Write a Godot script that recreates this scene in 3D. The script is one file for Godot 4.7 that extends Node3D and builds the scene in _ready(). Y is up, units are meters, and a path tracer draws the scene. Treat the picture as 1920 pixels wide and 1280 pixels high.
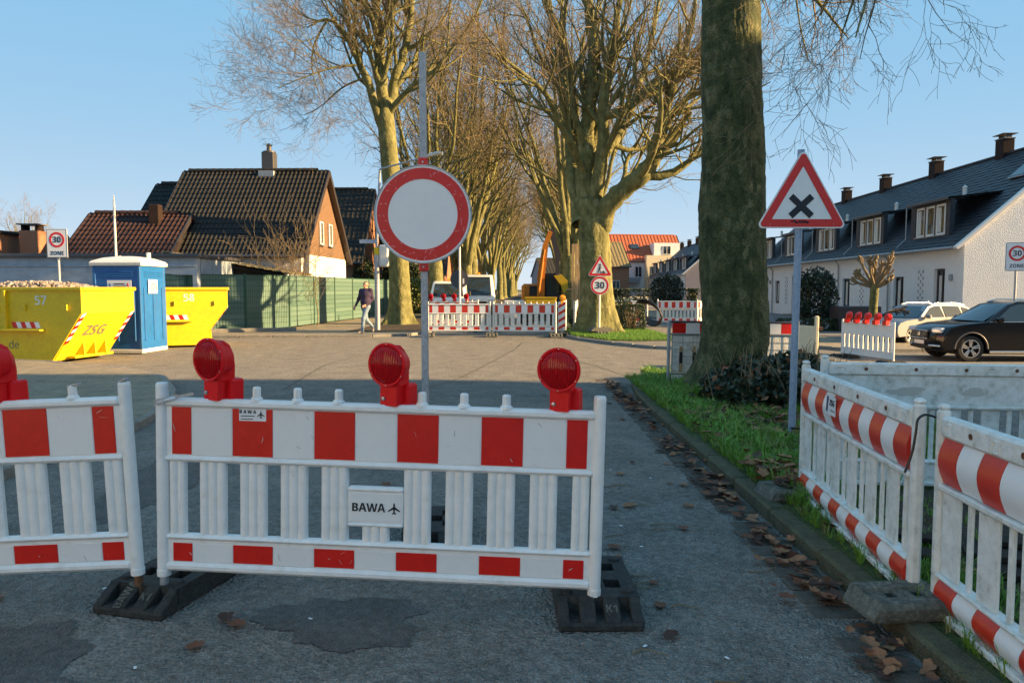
extends Node3D
# A closed street crossing in winter sun: barriers, skips, bare avenue trees, row houses.
const FL := 1387.0
const CH := 1.6
const UP := Vector3.UP
var pitch := atan(100.0 / 1387.0)
var M := {}
var rng := RandomNumberGenerator.new()
var taken := {}
var cache := {}

# ---------------------------------------------------------------- mesh builder
class MB:
	var v := PackedVector3Array()
	var n := PackedVector3Array()
	var c := PackedColorArray()
	var ix := PackedInt32Array()
	var col := Color.WHITE
	var coloured := false
	func vert(p: Vector3, nn: Vector3) -> int:
		v.append(p); n.append(nn); c.append(col)
		return v.size() - 1
	func tri(a: Vector3, b: Vector3, d: Vector3) -> void:
		var nn := (b - a).cross(d - a).normalized()
		var i := vert(a, nn); vert(b, nn); vert(d, nn)
		ix.append(i); ix.append(i + 2); ix.append(i + 1)
	func q(a: Vector3, b: Vector3, d: Vector3, e: Vector3) -> void:
		var nn := (d - a).cross(e - b).normalized()
		var i := vert(a, nn); vert(b, nn); vert(d, nn); vert(e, nn)
		for k in [0, 2, 1, 0, 3, 2]: ix.append(i + k)
	func qo(a: Vector3, b: Vector3, d: Vector3, e: Vector3, out: Vector3) -> void:
		if (d - a).cross(e - b).dot(out) < 0: q(a, e, d, b)
		else: q(a, b, d, e)
	func trio(a: Vector3, b: Vector3, d: Vector3, out: Vector3) -> void:
		if (b - a).cross(d - a).dot(out) < 0: tri(a, d, b)
		else: tri(a, b, d)
	func box(at: Vector3, size: Vector3, bev := 0.0, bs := Basis()) -> void:
		var h := size * 0.5
		var b: float = minf(bev, minf(h.x, minf(h.y, h.z)) * 0.9)
		var cr := func(s: Vector3, ax: int) -> Vector3:
			var p := Vector3(s.x * (h.x - b), s.y * (h.y - b), s.z * (h.z - b))
			if ax >= 0: p[ax] = s[ax] * h[ax]
			return at + bs * p
		for ax in 3:
			var i := (ax + 1) % 3
			var j := (ax + 2) % 3
			for s in [-1.0, 1.0]:
				var o := Vector3(); o[ax] = s
				var pts: Array[Vector3] = []
				for st in [[-1, -1], [1, -1], [1, 1], [-1, 1]]:
					var k := Vector3(); k[ax] = s; k[i] = st[0]; k[j] = st[1]
					pts.append(cr.call(k, ax))
				qo(pts[0], pts[1], pts[2], pts[3], bs * o)
			if b > 0:
				for si in [-1.0, 1.0]:
					for sj in [-1.0, 1.0]:
						var k0 := Vector3(); k0[i] = si; k0[j] = sj; k0[ax] = -1
						var k1 := k0; k1[ax] = 1
						var o2 := Vector3(); o2[i] = si; o2[j] = sj
						qo(cr.call(k0, i), cr.call(k1, i), cr.call(k1, j), cr.call(k0, j), bs * o2)
		if b > 0:
			for sx in [-1.0, 1.0]:
				for sy in [-1.0, 1.0]:
					for sz in [-1.0, 1.0]:
						var s3 := Vector3(sx, sy, sz)
						trio(cr.call(s3, 0), cr.call(s3, 1), cr.call(s3, 2), bs * s3)
	func beam(a: Vector3, b: Vector3, w: float, hh: float, up := Vector3.UP, bev := 0.0) -> void:
		var d := (b - a)
		var l := d.length()
		d /= l
		var x := up.cross(d)
		if x.length() < 0.01: x = Vector3.RIGHT.cross(d)
		x = x.normalized()
		box((a + b) * 0.5, Vector3(w, hh, l), bev, Basis(x, d.cross(x), d))
	func tube(pts: Array, rad: Array, sides := 8, caps := true) -> void:
		var m := pts.size()
		if m < 2: return
		var d0: Vector3 = (pts[1] - pts[0]).normalized()
		var u := d0.cross(Vector3.UP if absf(d0.y) < 0.9 else Vector3.RIGHT).normalized()
		var base := v.size()
		for i in m:
			var d: Vector3 = (pts[mini(i + 1, m - 1)] - pts[maxi(i - 1, 0)]).normalized()
			u = (u - d * u.dot(d)).normalized()
			var w := d.cross(u)
			var r: float = rad[i] if i < rad.size() else rad[-1]
			for k in sides:
				var an := TAU * k / sides
				var nn := u * cos(an) + w * sin(an)
				vert(pts[i] + nn * r, nn)
		for i in m - 1:
			for k in sides:
				var a := base + i * sides + k
				var b := base + i * sides + (k + 1) % sides
				ix.append(a); ix.append(a + sides); ix.append(b)
				ix.append(b); ix.append(a + sides); ix.append(b + sides)
		if caps:
			for e in 2:
				var i := (m - 1) * e
				var d: Vector3 = (pts[m - 1] - pts[m - 2]) if e else (pts[0] - pts[1])
				d = d.normalized()
				var ring := base + i * sides
				for k in range(1, sides - 1):
					trio(v[ring], v[ring + k], v[ring + k + 1], d)
	func cyl(a: Vector3, b: Vector3, r: float, sides := 12, r2 := -1.0) -> void:
		tube([a, b], [r, r if r2 < 0 else r2], sides)
	func lathe(prof: Array, sides: int, at: Vector3, axis := Vector3.UP, sm := true) -> void:
		# prof: [[radius, height], ...] from bottom to top (outside seen walking up)
		var ax := axis.normalized()
		var x := ax.cross(Vector3.RIGHT if absf(ax.x) < 0.9 else Vector3.UP).normalized()
		var y := ax.cross(x)
		for i in prof.size() - 1:
			var r0: float = prof[i][0]; var h0: float = prof[i][1]
			var r1: float = prof[i + 1][0]; var h1: float = prof[i + 1][1]
			var sl := Vector2(h1 - h0, r0 - r1).normalized()
			for k in sides:
				var a0 := TAU * k / sides; var a1 := TAU * (k + 1) / sides
				var e0 := x * cos(a0) + y * sin(a0); var e1 := x * cos(a1) + y * sin(a1)
				var em := (e0 + e1).normalized()
				var p := [at + e0 * r0 + ax * h0, at + e1 * r0 + ax * h0, at + e1 * r1 + ax * h1, at + e0 * r1 + ax * h1]
				if sm:
					var n0 := e0 * sl.x + ax * sl.y; var n1 := e1 * sl.x + ax * sl.y
					var b := vert(p[0], n0); vert(p[1], n1); vert(p[2], n1); vert(p[3], n0)
					for o in [0, 2, 1, 0, 3, 2]: ix.append(b + o)
				else:
					qo(p[0], p[1], p[2], p[3], em * sl.x + ax * sl.y)
	func prism(poly: PackedVector2Array, depth: float, xf := Transform3D.IDENTITY, bev := 0.0) -> void:
		# polygon in local xy, extruded along +z from 0 to depth
		var P := poly
		if Geometry2D.is_polygon_clockwise(P): P = P.duplicate(); P.reverse()
		var inner := P
		if bev > 0:
			var off := Geometry2D.offset_polygon(P, -bev)
			if off.size() == 1 and off[0].size() == P.size():
				inner = off[0]
				var best := 0
				for i in inner.size():
					if inner[i].distance_to(P[0]) < inner[best].distance_to(P[0]): best = i
				var re := PackedVector2Array()
				for i in inner.size(): re.append(inner[(best + i) % inner.size()])
				inner = re
			else: bev = 0.0
		var t := Geometry2D.triangulate_polygon(inner)
		for s in 2:
			var z := depth if s else 0.0
			var o := xf.basis.z * (1.0 if s else -1.0)
			for i in range(0, t.size(), 3):
				trio(xf * V3(inner[t[i]], z), xf * V3(inner[t[i + 1]], z), xf * V3(inner[t[i + 2]], z), o)
		var m := P.size()
		for i in m:
			var a := P[i]; var b := P[(i + 1) % m]
			var e := b - a
			var o := xf.basis * Vector3(e.y, -e.x, 0)
			qo(xf * V3(a, bev), xf * V3(b, bev), xf * V3(b, depth - bev), xf * V3(a, depth - bev), o)
			if bev > 0:
				var ia := inner[i]; var ib := inner[(i + 1) % m]
				qo(xf * V3(ia, 0), xf * V3(ib, 0), xf * V3(b, bev), xf * V3(a, bev), o)
				qo(xf * V3(ia, depth), xf * V3(ib, depth), xf * V3(b, depth - bev), xf * V3(a, depth - bev), o)
	static func V3(p: Vector2, z: float) -> Vector3: return Vector3(p.x, p.y, z)
	func smooth(deg := 40.0) -> void:
		var fn := {}
		var lim := cos(deg_to_rad(deg))
		for i in v.size():
			var k := Vector3i((v[i] * 2000.0).round())
			if not fn.has(k): fn[k] = []
			fn[k].append(n[i])
		for i in v.size():
			var s := Vector3.ZERO
			for o in fn[Vector3i((v[i] * 2000.0).round())]:
				if n[i].dot(o) > lim: s += o
			if s.length() > 0.001: n[i] = s.normalized()
	func mesh() -> ArrayMesh:
		var a := []
		a.resize(Mesh.ARRAY_MAX)
		a[Mesh.ARRAY_VERTEX] = v
		a[Mesh.ARRAY_NORMAL] = n
		if coloured: a[Mesh.ARRAY_COLOR] = c
		a[Mesh.ARRAY_INDEX] = ix
		var m := ArrayMesh.new()
		m.add_surface_from_arrays(Mesh.PRIMITIVE_TRIANGLES, a)
		return m

# ---------------------------------------------------------------- pixels to places
func ray(px: float, py: float) -> Vector3:
	var u := (px - 960.0) / FL
	var w := -(py - 640.0) / FL
	return Vector3(u, w * cos(pitch) - sin(pitch), -cos(pitch) - w * sin(pitch))
func D(px: float, py: float, d: float) -> Vector3:
	var r := ray(px, py)
	return Vector3(0, CH, 0) + r * (d / -r.z)
func G(px: float, py: float, g := 0.0) -> Vector3:
	var r := ray(px, py)
	return Vector3(0, CH, 0) + r * ((g - CH) / r.y)
func gy(x: float, z: float) -> float:
	return -0.42 * smoothstep(5.0, 10.0, x) * smoothstep(8.0, 13.0, -z)

# ---------------------------------------------------------------- naming and parts
func numbered(s: String) -> String:
	var k: int = taken.get(s, -1) + 1
	taken[s] = k
	return s if k == 0 else "%s_%03d" % [s, k]
func tag(o: Node, label: String, cat: String, group := "", kind := "") -> Node:
	if label: o.set_meta("label", label)
	if cat: o.set_meta("category", cat)
	if group: o.set_meta("group", group)
	if kind: o.set_meta("kind", kind)
	return o
func thing(called: String, label: String, cat: String, at := Vector3.ZERO, turn := 0.0, group := "") -> Node3D:
	var o := Node3D.new()
	o.name = numbered(called)
	add_child(o)
	o.position = at
	o.rotation.y = turn
	tag(o, label, cat, group)
	return o
func part(called: String, mesh, m: Material, parent: Node, xf := Transform3D.IDENTITY) -> MeshInstance3D:
	var o := MeshInstance3D.new()
	o.name = called
	o.mesh = mesh.mesh() if mesh is MB else mesh
	o.material_override = m
	o.transform = xf
	parent.add_child(o, true)
	return o
func single(called: String, mesh, m: Material, label: String, cat: String, group := "", xf := Transform3D.IDENTITY) -> MeshInstance3D:
	var o := part(numbered(called), mesh, m, self, xf)
	tag(o, label, cat, group)
	return o
func struct(called: String, mesh, m: Material) -> MeshInstance3D:
	var o := part(numbered(called), mesh, m, self)
	o.set_meta("kind", "structure")
	return o
func copy(src: Node3D, at: Vector3, turn: float, label := "", group := "") -> Node3D:
	var o: Node3D = src.duplicate()
	o.name = numbered(src.get_meta("base_name", String(src.name)))
	add_child(o)
	o.position = at
	o.rotation.y = turn
	if label: o.set_meta("label", label)
	if group: o.set_meta("group", group)
	return o
func bx(at: Vector3, size: Vector3, bev := 0.0, bs := Basis()) -> MB:
	var b := MB.new()
	b.box(at, size, bev, bs)
	return b
func cb(size: Vector3, bev := 0.004) -> ArrayMesh:   # shared centred box
	var k := "b%v%f" % [size, bev]
	if not cache.has(k): cache[k] = bx(Vector3.ZERO, size, bev).mesh()
	return cache[k]
func T(p: Vector3, bs := Basis()) -> Transform3D: return Transform3D(bs, p)
func ry(a: float) -> Basis: return Basis(UP, a)
func lettering(s: String, h: float, bold := true, mono := false) -> TextMesh:
	var t := TextMesh.new()
	var f := SystemFont.new()
	f.font_names = PackedStringArray(["Droid Sans Mono" if mono else "Droid Sans"])
	f.font_weight = 700 if bold else 400
	t.font = f
	t.text = s
	t.font_size = 64
	t.pixel_size = h / 64.0 * 1.37
	t.depth = 0.002
	t.curve_step = 2.0
	return t

# ---------------------------------------------------------------- materials
func rgb(r: float, g: float, b: float) -> Color: return Color(r, g, b).linear_to_srgb()   # linear base colour
func mat(key: String, c: Color, rough := 0.7, metal := 0.0) -> StandardMaterial3D:
	var m := StandardMaterial3D.new()
	m.resource_name = key
	m.albedo_color = c
	m.roughness = rough
	m.metallic = metal
	M[key] = m
	return m
func noise(freq: float, sd: int, kind := FastNoiseLite.TYPE_SIMPLEX_SMOOTH, oct := 4) -> FastNoiseLite:
	var f := FastNoiseLite.new()
	f.seed = sd
	f.frequency = freq
	f.noise_type = kind
	f.fractal_octaves = oct
	f.fractal_type = FastNoiseLite.FRACTAL_FBM if oct > 1 else FastNoiseLite.FRACTAL_NONE
	return f
func mixtex(size: int, sd: int, ramp: Array, fine: float, mid: float, big: float, wf: float, wm: float, wb: float, chips := 0, plates := false) -> ImageTexture:
	# a colour texture of three layers of noise run through a ramp of linear colours
	var im: Array[PackedByteArray] = []
	var fr := [fine, mid, big]
	for k in 3:
		if plates and k == 1:
			var ce := noise(mid, sd, FastNoiseLite.TYPE_CELLULAR, 1)
			ce.cellular_return_type = FastNoiseLite.RETURN_CELL_VALUE
			ce.cellular_jitter = 1.0
			ce.domain_warp_enabled = true
			ce.domain_warp_amplitude = 26.0
			ce.domain_warp_frequency = .02
			im.append(ce.get_seamless_image(size, size, false, false, 0.15, false).get_data())
			continue
		im.append(noise(fr[k], sd + k, FastNoiseLite.TYPE_SIMPLEX_SMOOTH, 2 if k == 0 else 4).get_seamless_image(size, size, false, false, 0.15, false).get_data())
	var lut := PackedByteArray()
	lut.resize(256 * 3)
	for i in 256:
		var t := i / 255.0 * (ramp.size() - 1)
		var a := int(minf(t, ramp.size() - 2))
		var cc: Color = (ramp[a] as Color).lerp(ramp[a + 1], t - a).linear_to_srgb()
		lut[i * 3] = int(cc.r * 255); lut[i * 3 + 1] = int(cc.g * 255); lut[i * 3 + 2] = int(cc.b * 255)
	var out := PackedByteArray()
	out.resize(size * size * 3)
	var f0 := im[0]; var f1 := im[1]; var f2 := im[2]
	var o := 0
	for i in size * size:
		var t := int(127.5 + (f0[i] - 127.5) * wf + (f1[i] - 127.5) * wm + (f2[i] - 127.5) * wb)
		t = clampi(t, 0, 255) * 3
		out[o] = lut[t]; out[o + 1] = lut[t + 1]; out[o + 2] = lut[t + 2]
		o += 3
	var r := RandomNumberGenerator.new()
	r.seed = sd
	for i in chips:
		var p := r.randi_range(0, size * size - 1) * 3
		var g := r.randf_range(0.5, 1.9)
		for k in 3: out[p + k] = clampi(int(out[p + k] * g), 0, 235)
	return ImageTexture.create_from_image(Image.create_from_data(size, size, false, Image.FORMAT_RGB8, out))
func nmap(freq: float, sd: int, strength: float, size := 512, oct := 4) -> NoiseTexture2D:
	var t := NoiseTexture2D.new()
	t.noise = noise(freq, sd, FastNoiseLite.TYPE_SIMPLEX_SMOOTH, oct)
	t.width = size; t.height = size
	t.seamless = true
	t.as_normal_map = true
	t.bump_strength = strength
	return t
func tex(m: StandardMaterial3D, albedo: Texture2D, scale: Vector3, nrm: Texture2D = null, ns := 1.0, local := false) -> StandardMaterial3D:
	m.albedo_texture = albedo
	m.uv1_triplanar = true
	m.uv1_world_triplanar = not local
	m.uv1_scale = scale
	if nrm:
		m.normal_enabled = true
		m.normal_texture = nrm
		m.normal_scale = ns
	return m
func make_materials() -> void:
	var W := Color.WHITE
	var one := func(s: float) -> Vector3: return Vector3(s, s, s)
	# ground
	var asp := mixtex(1024, 11, [Color(.1, .094, .082), Color(.17, .161, .143), Color(.23, .217, .193), Color(.32, .303, .275)], 0.42, 0.05, 0.007, 1.35, .75, .6, 26000)
	tex(mat("asphalt", W, .93), asp, one.call(.24), nmap(.35, 3, 9.0, 512, 3), .9)
	tex(mat("asphalt_patch", Color(.74, .74, .76), .9), asp, one.call(.33), nmap(.35, 3, 8.0, 512, 3), .5)
	var pave := mixtex(512, 41, [Color(.13, .11, .085), Color(.21, .18, .13), Color(.28, .235, .165), Color(.36, .3, .21)], .35, .05, .012, .7, .7, .7, 2500)
	tex(mat("pavement", W, .95), pave, one.call(.3), nmap(.25, 6, 5.0), .5)
	var soil := mixtex(512, 51, [Color(.025, .018, .012), Color(.05, .036, .024), Color(.08, .06, .04), Color(.12, .09, .06)], .3, .06, .015, .8, .8, .6, 2000)
	tex(mat("soil", W, 1.0), soil, one.call(.6), nmap(.1, 7, 14.0), 1.0)
	var turf := mixtex(512, 61, [Color(.02, .03, .008), Color(.045, .07, .015), Color(.07, .1, .025), Color(.09, .085, .04)], .3, .06, .015, .8, .8, .6)
	tex(mat("turf", W, 1.0), turf, one.call(.6), nmap(.12, 8, 10.0), .8)
	tex(mat("gravel_yard", Color(.9, .9, .95), 1.0), mixtex(512, 71, [Color(.09, .09, .075), Color(.15, .145, .13), Color(.2, .19, .17), Color(.3, .28, .25)], .4, .1, .02, .9, .6, .5, 3000), one.call(.5))
	var conc := mixtex(512, 81, [Color(.12, .115, .1), Color(.2, .19, .17), Color(.26, .25, .225), Color(.34, .33, .3)], .3, .04, .012, .7, .7, .7, 1500)
	tex(mat("kerb", W, .93), conc, one.call(.8), nmap(.2, 9, 5.0), .6)
	tex(mat("kerb_mossy", Color(.66, .67, .55), .95), conc, one.call(.7), nmap(.2, 9, 8.0), .8)
	tex(mat("sett", Color(.68, .66, .63), .9), conc, one.call(1.3), nmap(.15, 9, 9.0), .9)
	tex(mat("concrete", Color(.9, .92, .95), .92), conc, one.call(.35), nmap(.1, 10, 3.0), .4)
	# plastics
	var grime := mixtex(512, 91, [Color(.6, .6, .57), Color(.76, .77, .76), Color(.82, .83, .83), Color(.84, .85, .85)], .25, .03, .012, .25, .65, .6, 300)
	tex(mat("white_plastic", W, .42), grime, one.call(.9), nmap(.05, 12, 1.0), .12)
	var worn := mixtex(512, 95, [Color(.3, .3, .26), Color(.62, .63, .59), Color(.76, .77, .75), Color(.8, .81, .8)], .25, .035, .014, .35, .75, .7, 700)
	tex(mat("worn_plastic", W, .55), worn, one.call(.8), nmap(.06, 13, 2.5), .3)
	var greyfilm := mixtex(256, 97, [Color(.72, .73, .74), Color(.77, .78, .79), Color(.8, .81, .82)], .2, .05, .01, .3, .5, .4)
	tex(mat("white_film", W, .35), greyfilm, one.call(.9))
	var redtex := mixtex(256, 98, [Color(.5, .008, .005), Color(.6, .01, .006), Color(.66, .013, .008), Color(.7, .04, .03)], .3, .05, .02, .35, .5, .4, 200)
	tex(mat("red_film", W, .32), redtex, one.call(.9))
	var ored := mixtex(256, 99, [Color(.42, .02, .01), Color(.55, .028, .013), Color(.62, .038, .017), Color(.62, .1, .06)], .3, .05, .02, .35, .5, .5, 300)
	tex(mat("orange_film", W, .3), ored, one.call(.9))
	mat("red_plastic", rgb(.72, .008, .012), .42).metallic_specular = .35
	var lens := mat("red_lens", rgb(.45, .004, .008), .1)
	lens.metallic_specular = .4
	mat("yellow_lens", rgb(.75, .33, .02), .2)
	var rub := mixtex(512, 101, [Color(.009, .009, .009), Color(.02, .02, .019), Color(.034, .034, .032), Color(.075, .072, .062)], .3, .06, .02, .8, .8, .7, 1500)
	tex(mat("rubber", W, .82), rub, one.call(1.1), nmap(.25, 14, 5.0), .6)
	tex(mat("grey_rubber", Color(1.9, 1.9, 1.8), .9), rub, one.call(1.1), nmap(.25, 14, 6.0), .7)
	mat("smear", rgb(.5, .5, .46), .95)
	mat("black", rgb(.012, .012, .015), .5)
	mat("ink", rgb(.01, .012, .02), .6)
	mat("sticker", rgb(.75, .77, .8), .4)
	var galv := mixtex(256, 111, [Color(.22, .24, .26), Color(.32, .34, .37), Color(.4, .42, .45), Color(.46, .48, .5)], .15, .05, .02, .6, .8, .5, 200)
	tex(mat("galvanised", W, .5, .35), galv, one.call(2.0))
	tex(mat("blue_steel", Color(.86, .95, 1.06), .5, .15), galv, one.call(2.0))
	mat("steel", rgb(.5, .5, .5), .3, .9)
	tex(mat("rust", W, .9), mixtex(256, 113, [Color(.06, .03, .02), Color(.15, .07, .035), Color(.22, .1, .05)], .2, .06, .02, .6, .7, .5), one.call(2.0))
	# bark
	var bark := mixtex(1024, 121, [Color(.035, .037, .014), Color(.082, .083, .028), Color(.145, .142, .048), Color(.22, .21, .088), Color(.33, .305, .165)], .12, .028, .008, .6, .42, .75, 3000, true)
	tex(mat("bark", W, .95), bark, Vector3(.4, .2, .4), nmap(.05, 15, 6.0), .6)
	var bark2 := mixtex(1024, 125, [Color(.016, .023, .008), Color(.03, .042, .014), Color(.052, .064, .022), Color(.1, .1, .042), Color(.2, .18, .095)], .1, .03, .008, .75, .62, .9, 3000, true)
	tex(mat("bark_mossy", W, .97), bark2, Vector3(.5, .26, .5), nmap(.05, 16, 8.0), .7)
	tex(mat("twig", W, .9), mixtex(256, 131, [Color(.12, .09, .055), Color(.2, .15, .085), Color(.27, .2, .11)], .2, .05, .02, .6, .6, .5), one.call(.4))
	mat("blade", rgb(.14, .29, .03), .6).backlight = Color(.35, .42, .08)
	mat("blade_dry", rgb(.2, .19, .07), .7).backlight = Color(.25, .24, .1)
	for a in [["leaf_brown", .17, .062, .028], ["leaf_tan", .3, .14, .068], ["leaf_dark", .065, .03, .02]]:
		tex(mat(a[0], rgb(a[1] * 1.5, a[2] * 1.5, a[3] * 1.5), .75), mixtex(128, 140, [Color(.35, .35, .35), Color(.6, .6, .6), Color(.85, .85, .85)], .1, .04, .02, .6, .7, .5), one.call(4.0)).backlight = Color(.2, .12, .06)
	for a in [["evergreen", .02, .034, .015], ["evergreen_pale", .045, .065, .03], ["hedge_green", .022, .042, .014], ["conifer_green", .028, .048, .02], ["bush_lit", .1, .13, .03]]:
		mat(a[0], rgb(a[1], a[2], a[3]), .5).backlight = Color(.08, .12, .03)
	# buildings
	var plas := mixtex(512, 151, [Color(.6, .61, .62), Color(.74, .75, .76), Color(.79, .8, .8), Color(.82, .82, .82)], .3, .04, .01, .35, .4, .5)
	tex(mat("render_white", W, .95), plas, one.call(.3), nmap(.3, 17, 5.0), .5)
	tex(mat("render_rough", Color(1, 1, 1), .97), plas, one.call(.22), nmap(.16, 18, 6.0), .45)
	tex(mat("render_grey", Color(.62, .6, .63), .95), plas, one.call(.3), nmap(.2, 17, 6.0), .6)
	tex(mat("render_cream", Color(.95, .9, .78), .95), plas, one.call(.3))
	tex(mat("wall_grey", Color(.72, .77, .83), .95), mixtex(512, 155, [Color(.3, .32, .31), Color(.55, .57, .58), Color(.66, .68, .7), Color(.7, .72, .74)], .3, .03, .01, .4, .7, .7), one.call(.2))
	var slate := mixtex(512, 161, [Color(.01, .012, .018), Color(.018, .021, .03), Color(.028, .032, .042), Color(.045, .05, .06)], .3, .08, .02, .6, .6, .5)
	tex(mat("slate", W, .55), slate, one.call(.5))
	tex(mat("pantile_dark", W, .75), mixtex(512, 165, [Color(.006, .0057, .0055), Color(.011, .0103, .0097), Color(.019, .0175, .015), Color(.05, .043, .03)], .25, .09, .03, .7, .8, .5), one.call(.35))
	tex(mat("pantile_red", W, .75), mixtex(512, 167, [Color(.012, .006, .005), Color(.024, .009, .007), Color(.045, .015, .01), Color(.09, .03, .02)], .25, .09, .03, .7, .8, .6), one.call(.35))
	tex(mat("pantile_orange", W, .8), mixtex(256, 169, [Color(.3, .07, .03), Color(.4, .1, .042), Color(.47, .135, .06)], .25, .09, .03, .5, .6, .5), one.call(.3))
	tex(mat("pantile_moss", W, .9), mixtex(256, 171, [Color(.08, .065, .04), Color(.16, .13, .07), Color(.24, .19, .09), Color(.3, .24, .12)], .2, .09, .03, .7, .8, .5), one.call(.5))
	var brk := mixtex(512, 175, [Color(.16, .07, .04), Color(.28, .13, .075), Color(.36, .18, .105), Color(.42, .25, .16)], .2, .06, .02, .6, .6, .4, 800)
	tex(mat("brick", W, .93), brk, Vector3(.5, 1.2, .5), nmap(.15, 19, 5.0), .6)
	tex(mat("brick_dark", Color(.3, .28, .29), .93), brk, Vector3(.5, 1.2, .5))
	tex(mat("timber_board", W, .9), mixtex(256, 179, [Color(.09, .05, .032), Color(.145, .085, .05), Color(.2, .12, .075)], .3, .05, .02, .5, .7, .4), Vector3(.3, 1.5, .3))
	tex(mat("wood_plank", W, .9), mixtex(256, 181, [Color(.25, .17, .09), Color(.4, .29, .16), Color(.52, .4, .23)], .3, .05, .02, .5, .6, .4), Vector3(2, .2, 2))
	tex(mat("dark_timber", Color(.35, .34, .33), .9), M.timber_board.albedo_texture, Vector3(.3, 1.5, .3))
	mat("frame_white", rgb(.72, .72, .7), .45)
	mat("frame_dark", rgb(.035, .03, .035), .45)
	mat("frame_brown", rgb(.1, .07, .05), .5)
	var gl := mat("window_glass", rgb(.02, .028, .034), .04)
	gl.metallic_specular = .9
	mat("curtain", rgb(.6, .58, .54), .9)
	mat("zinc", rgb(.3, .32, .34), .45, .4)
	mat("gutter_dark", rgb(.06, .06, .07), .5)
	# site equipment
	var yel := mixtex(512, 191, [Color(.48, .3, .012), Color(.66, .45, .01), Color(.74, .53, .008), Color(.78, .57, .015)], .2, .04, .012, .4, .55, .5, 500)
	tex(mat("skip_yellow", W, .5), yel, one.call(.4), nmap(.03, 20, 2.0), .25)
	tex(mat("digger_orange", Color(.85, .6, .5), .6), yel, one.call(.5))
	tex(mat("dumper_yellow", Color(.85, .82, .6), .6), yel, one.call(.5))
	var blu := mixtex(256, 195, [Color(.006, .07, .22), Color(.009, .105, .33), Color(.011, .125, .39), Color(.025, .16, .43)], .2, .04, .015, .3, .5, .5)
	tex(mat("cabin_blue", W, .45), blu, one.call(.5))
	tex(mat("cabin_roof", W, .6), mixtex(256, 197, [Color(.5, .5, .47), Color(.65, .65, .62), Color(.72, .72, .7)], .2, .05, .02, .4, .6, .5), one.call(.6))
	mat("fence_green", rgb(.012, .07, .045), .5)
	for k in 3:
		mat("strip_green_%d" % k, rgb(.068 + .014 * k, .134 + .016 * k, .114 + .015 * k), .6)
	mat("skip_grey_print", rgb(.16, .14, .09), .6)
	mat("white_print", rgb(.7, .7, .62), .6)
	# vehicles
	var bp := mat("paint_black", rgb(.006, .0065, .009), .12)
	bp.metallic_specular = .5
	var sp := mat("paint_silver", rgb(.16, .175, .205), .35, .2)
	sp.clearcoat_enabled = true
	mat("paint_white", rgb(.78, .78, .76), .3).clearcoat_enabled = true
	var cg := mat("car_glass", rgb(.03, .045, .055), .03)
	cg.metallic_specular = 1.0
	cg.metallic = .25
	mat("tyre", rgb(.018, .018, .019), .85)
	mat("alloy", rgb(.6, .6, .6), .3, .8)
	mat("alloy_black", rgb(.02, .02, .022), .3, .4)
	mat("chrome", rgb(.75, .75, .74), .15, .9)
	mat("headlamp", rgb(.6, .62, .65), .1, .3)
	mat("trim_black", rgb(.015, .015, .016), .6)
	mat("number_plate", rgb(.72, .7, .66), .5)
	mat("hose", rgb(.012, .012, .013), .4)
	var fl := mat("figure", W, .85)
	fl.vertex_color_use_as_albedo = true

func _ready() -> void:
	var cam := Camera3D.new()
	cam.name = "camera"
	cam.position = Vector3(0, CH, 0)
	cam.rotation.x = -pitch
	cam.fov = rad_to_deg(2.0 * atan(640.0 / FL))
	cam.near = .05
	cam.far = 1500
	add_child(cam)
	cam.current = true
	var env := Environment.new()
	env.background_mode = Environment.BG_SKY
	var sm := ProceduralSkyMaterial.new()
	sm.sky_top_color = rgb(.062, .14, .215)
	sm.sky_horizon_color = rgb(.2, .222, .24)
	sm.sky_curve = .095
	sm.ground_bottom_color = rgb(.06, .055, .05)
	sm.ground_horizon_color = rgb(.2, .222, .24)
	sm.sun_angle_max = 45.0
	sm.sun_curve = .3
	var sky := Sky.new()
	sky.sky_material = sm
	env.sky = sky
	env.ambient_light_source = Environment.AMBIENT_SOURCE_SKY
	env.tonemap_mode = Environment.TONE_MAPPER_LINEAR
	env.tonemap_exposure = 3.85
	env.sdfgi_enabled = true
	env.ssao_enabled = true
	env.ssil_enabled = true
	var we := WorldEnvironment.new()
	we.name = "environment"
	we.environment = env
	add_child(we)
	var sun := DirectionalLight3D.new()
	sun.name = "sun"
	var el := deg_to_rad(16.5); var az := deg_to_rad(6.0)
	var to_sun := Vector3(cos(el) * cos(az), sin(el), cos(el) * sin(az))
	sun.transform = Transform3D(Basis.looking_at(-to_sun), Vector3(60, 40, 10))
	sun.light_energy = 1.45
	sun.light_color = Color(1.0, .83, .585)
	sun.light_angular_distance = .55
	sun.shadow_enabled = true
	add_child(sun)
	build_all()

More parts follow.
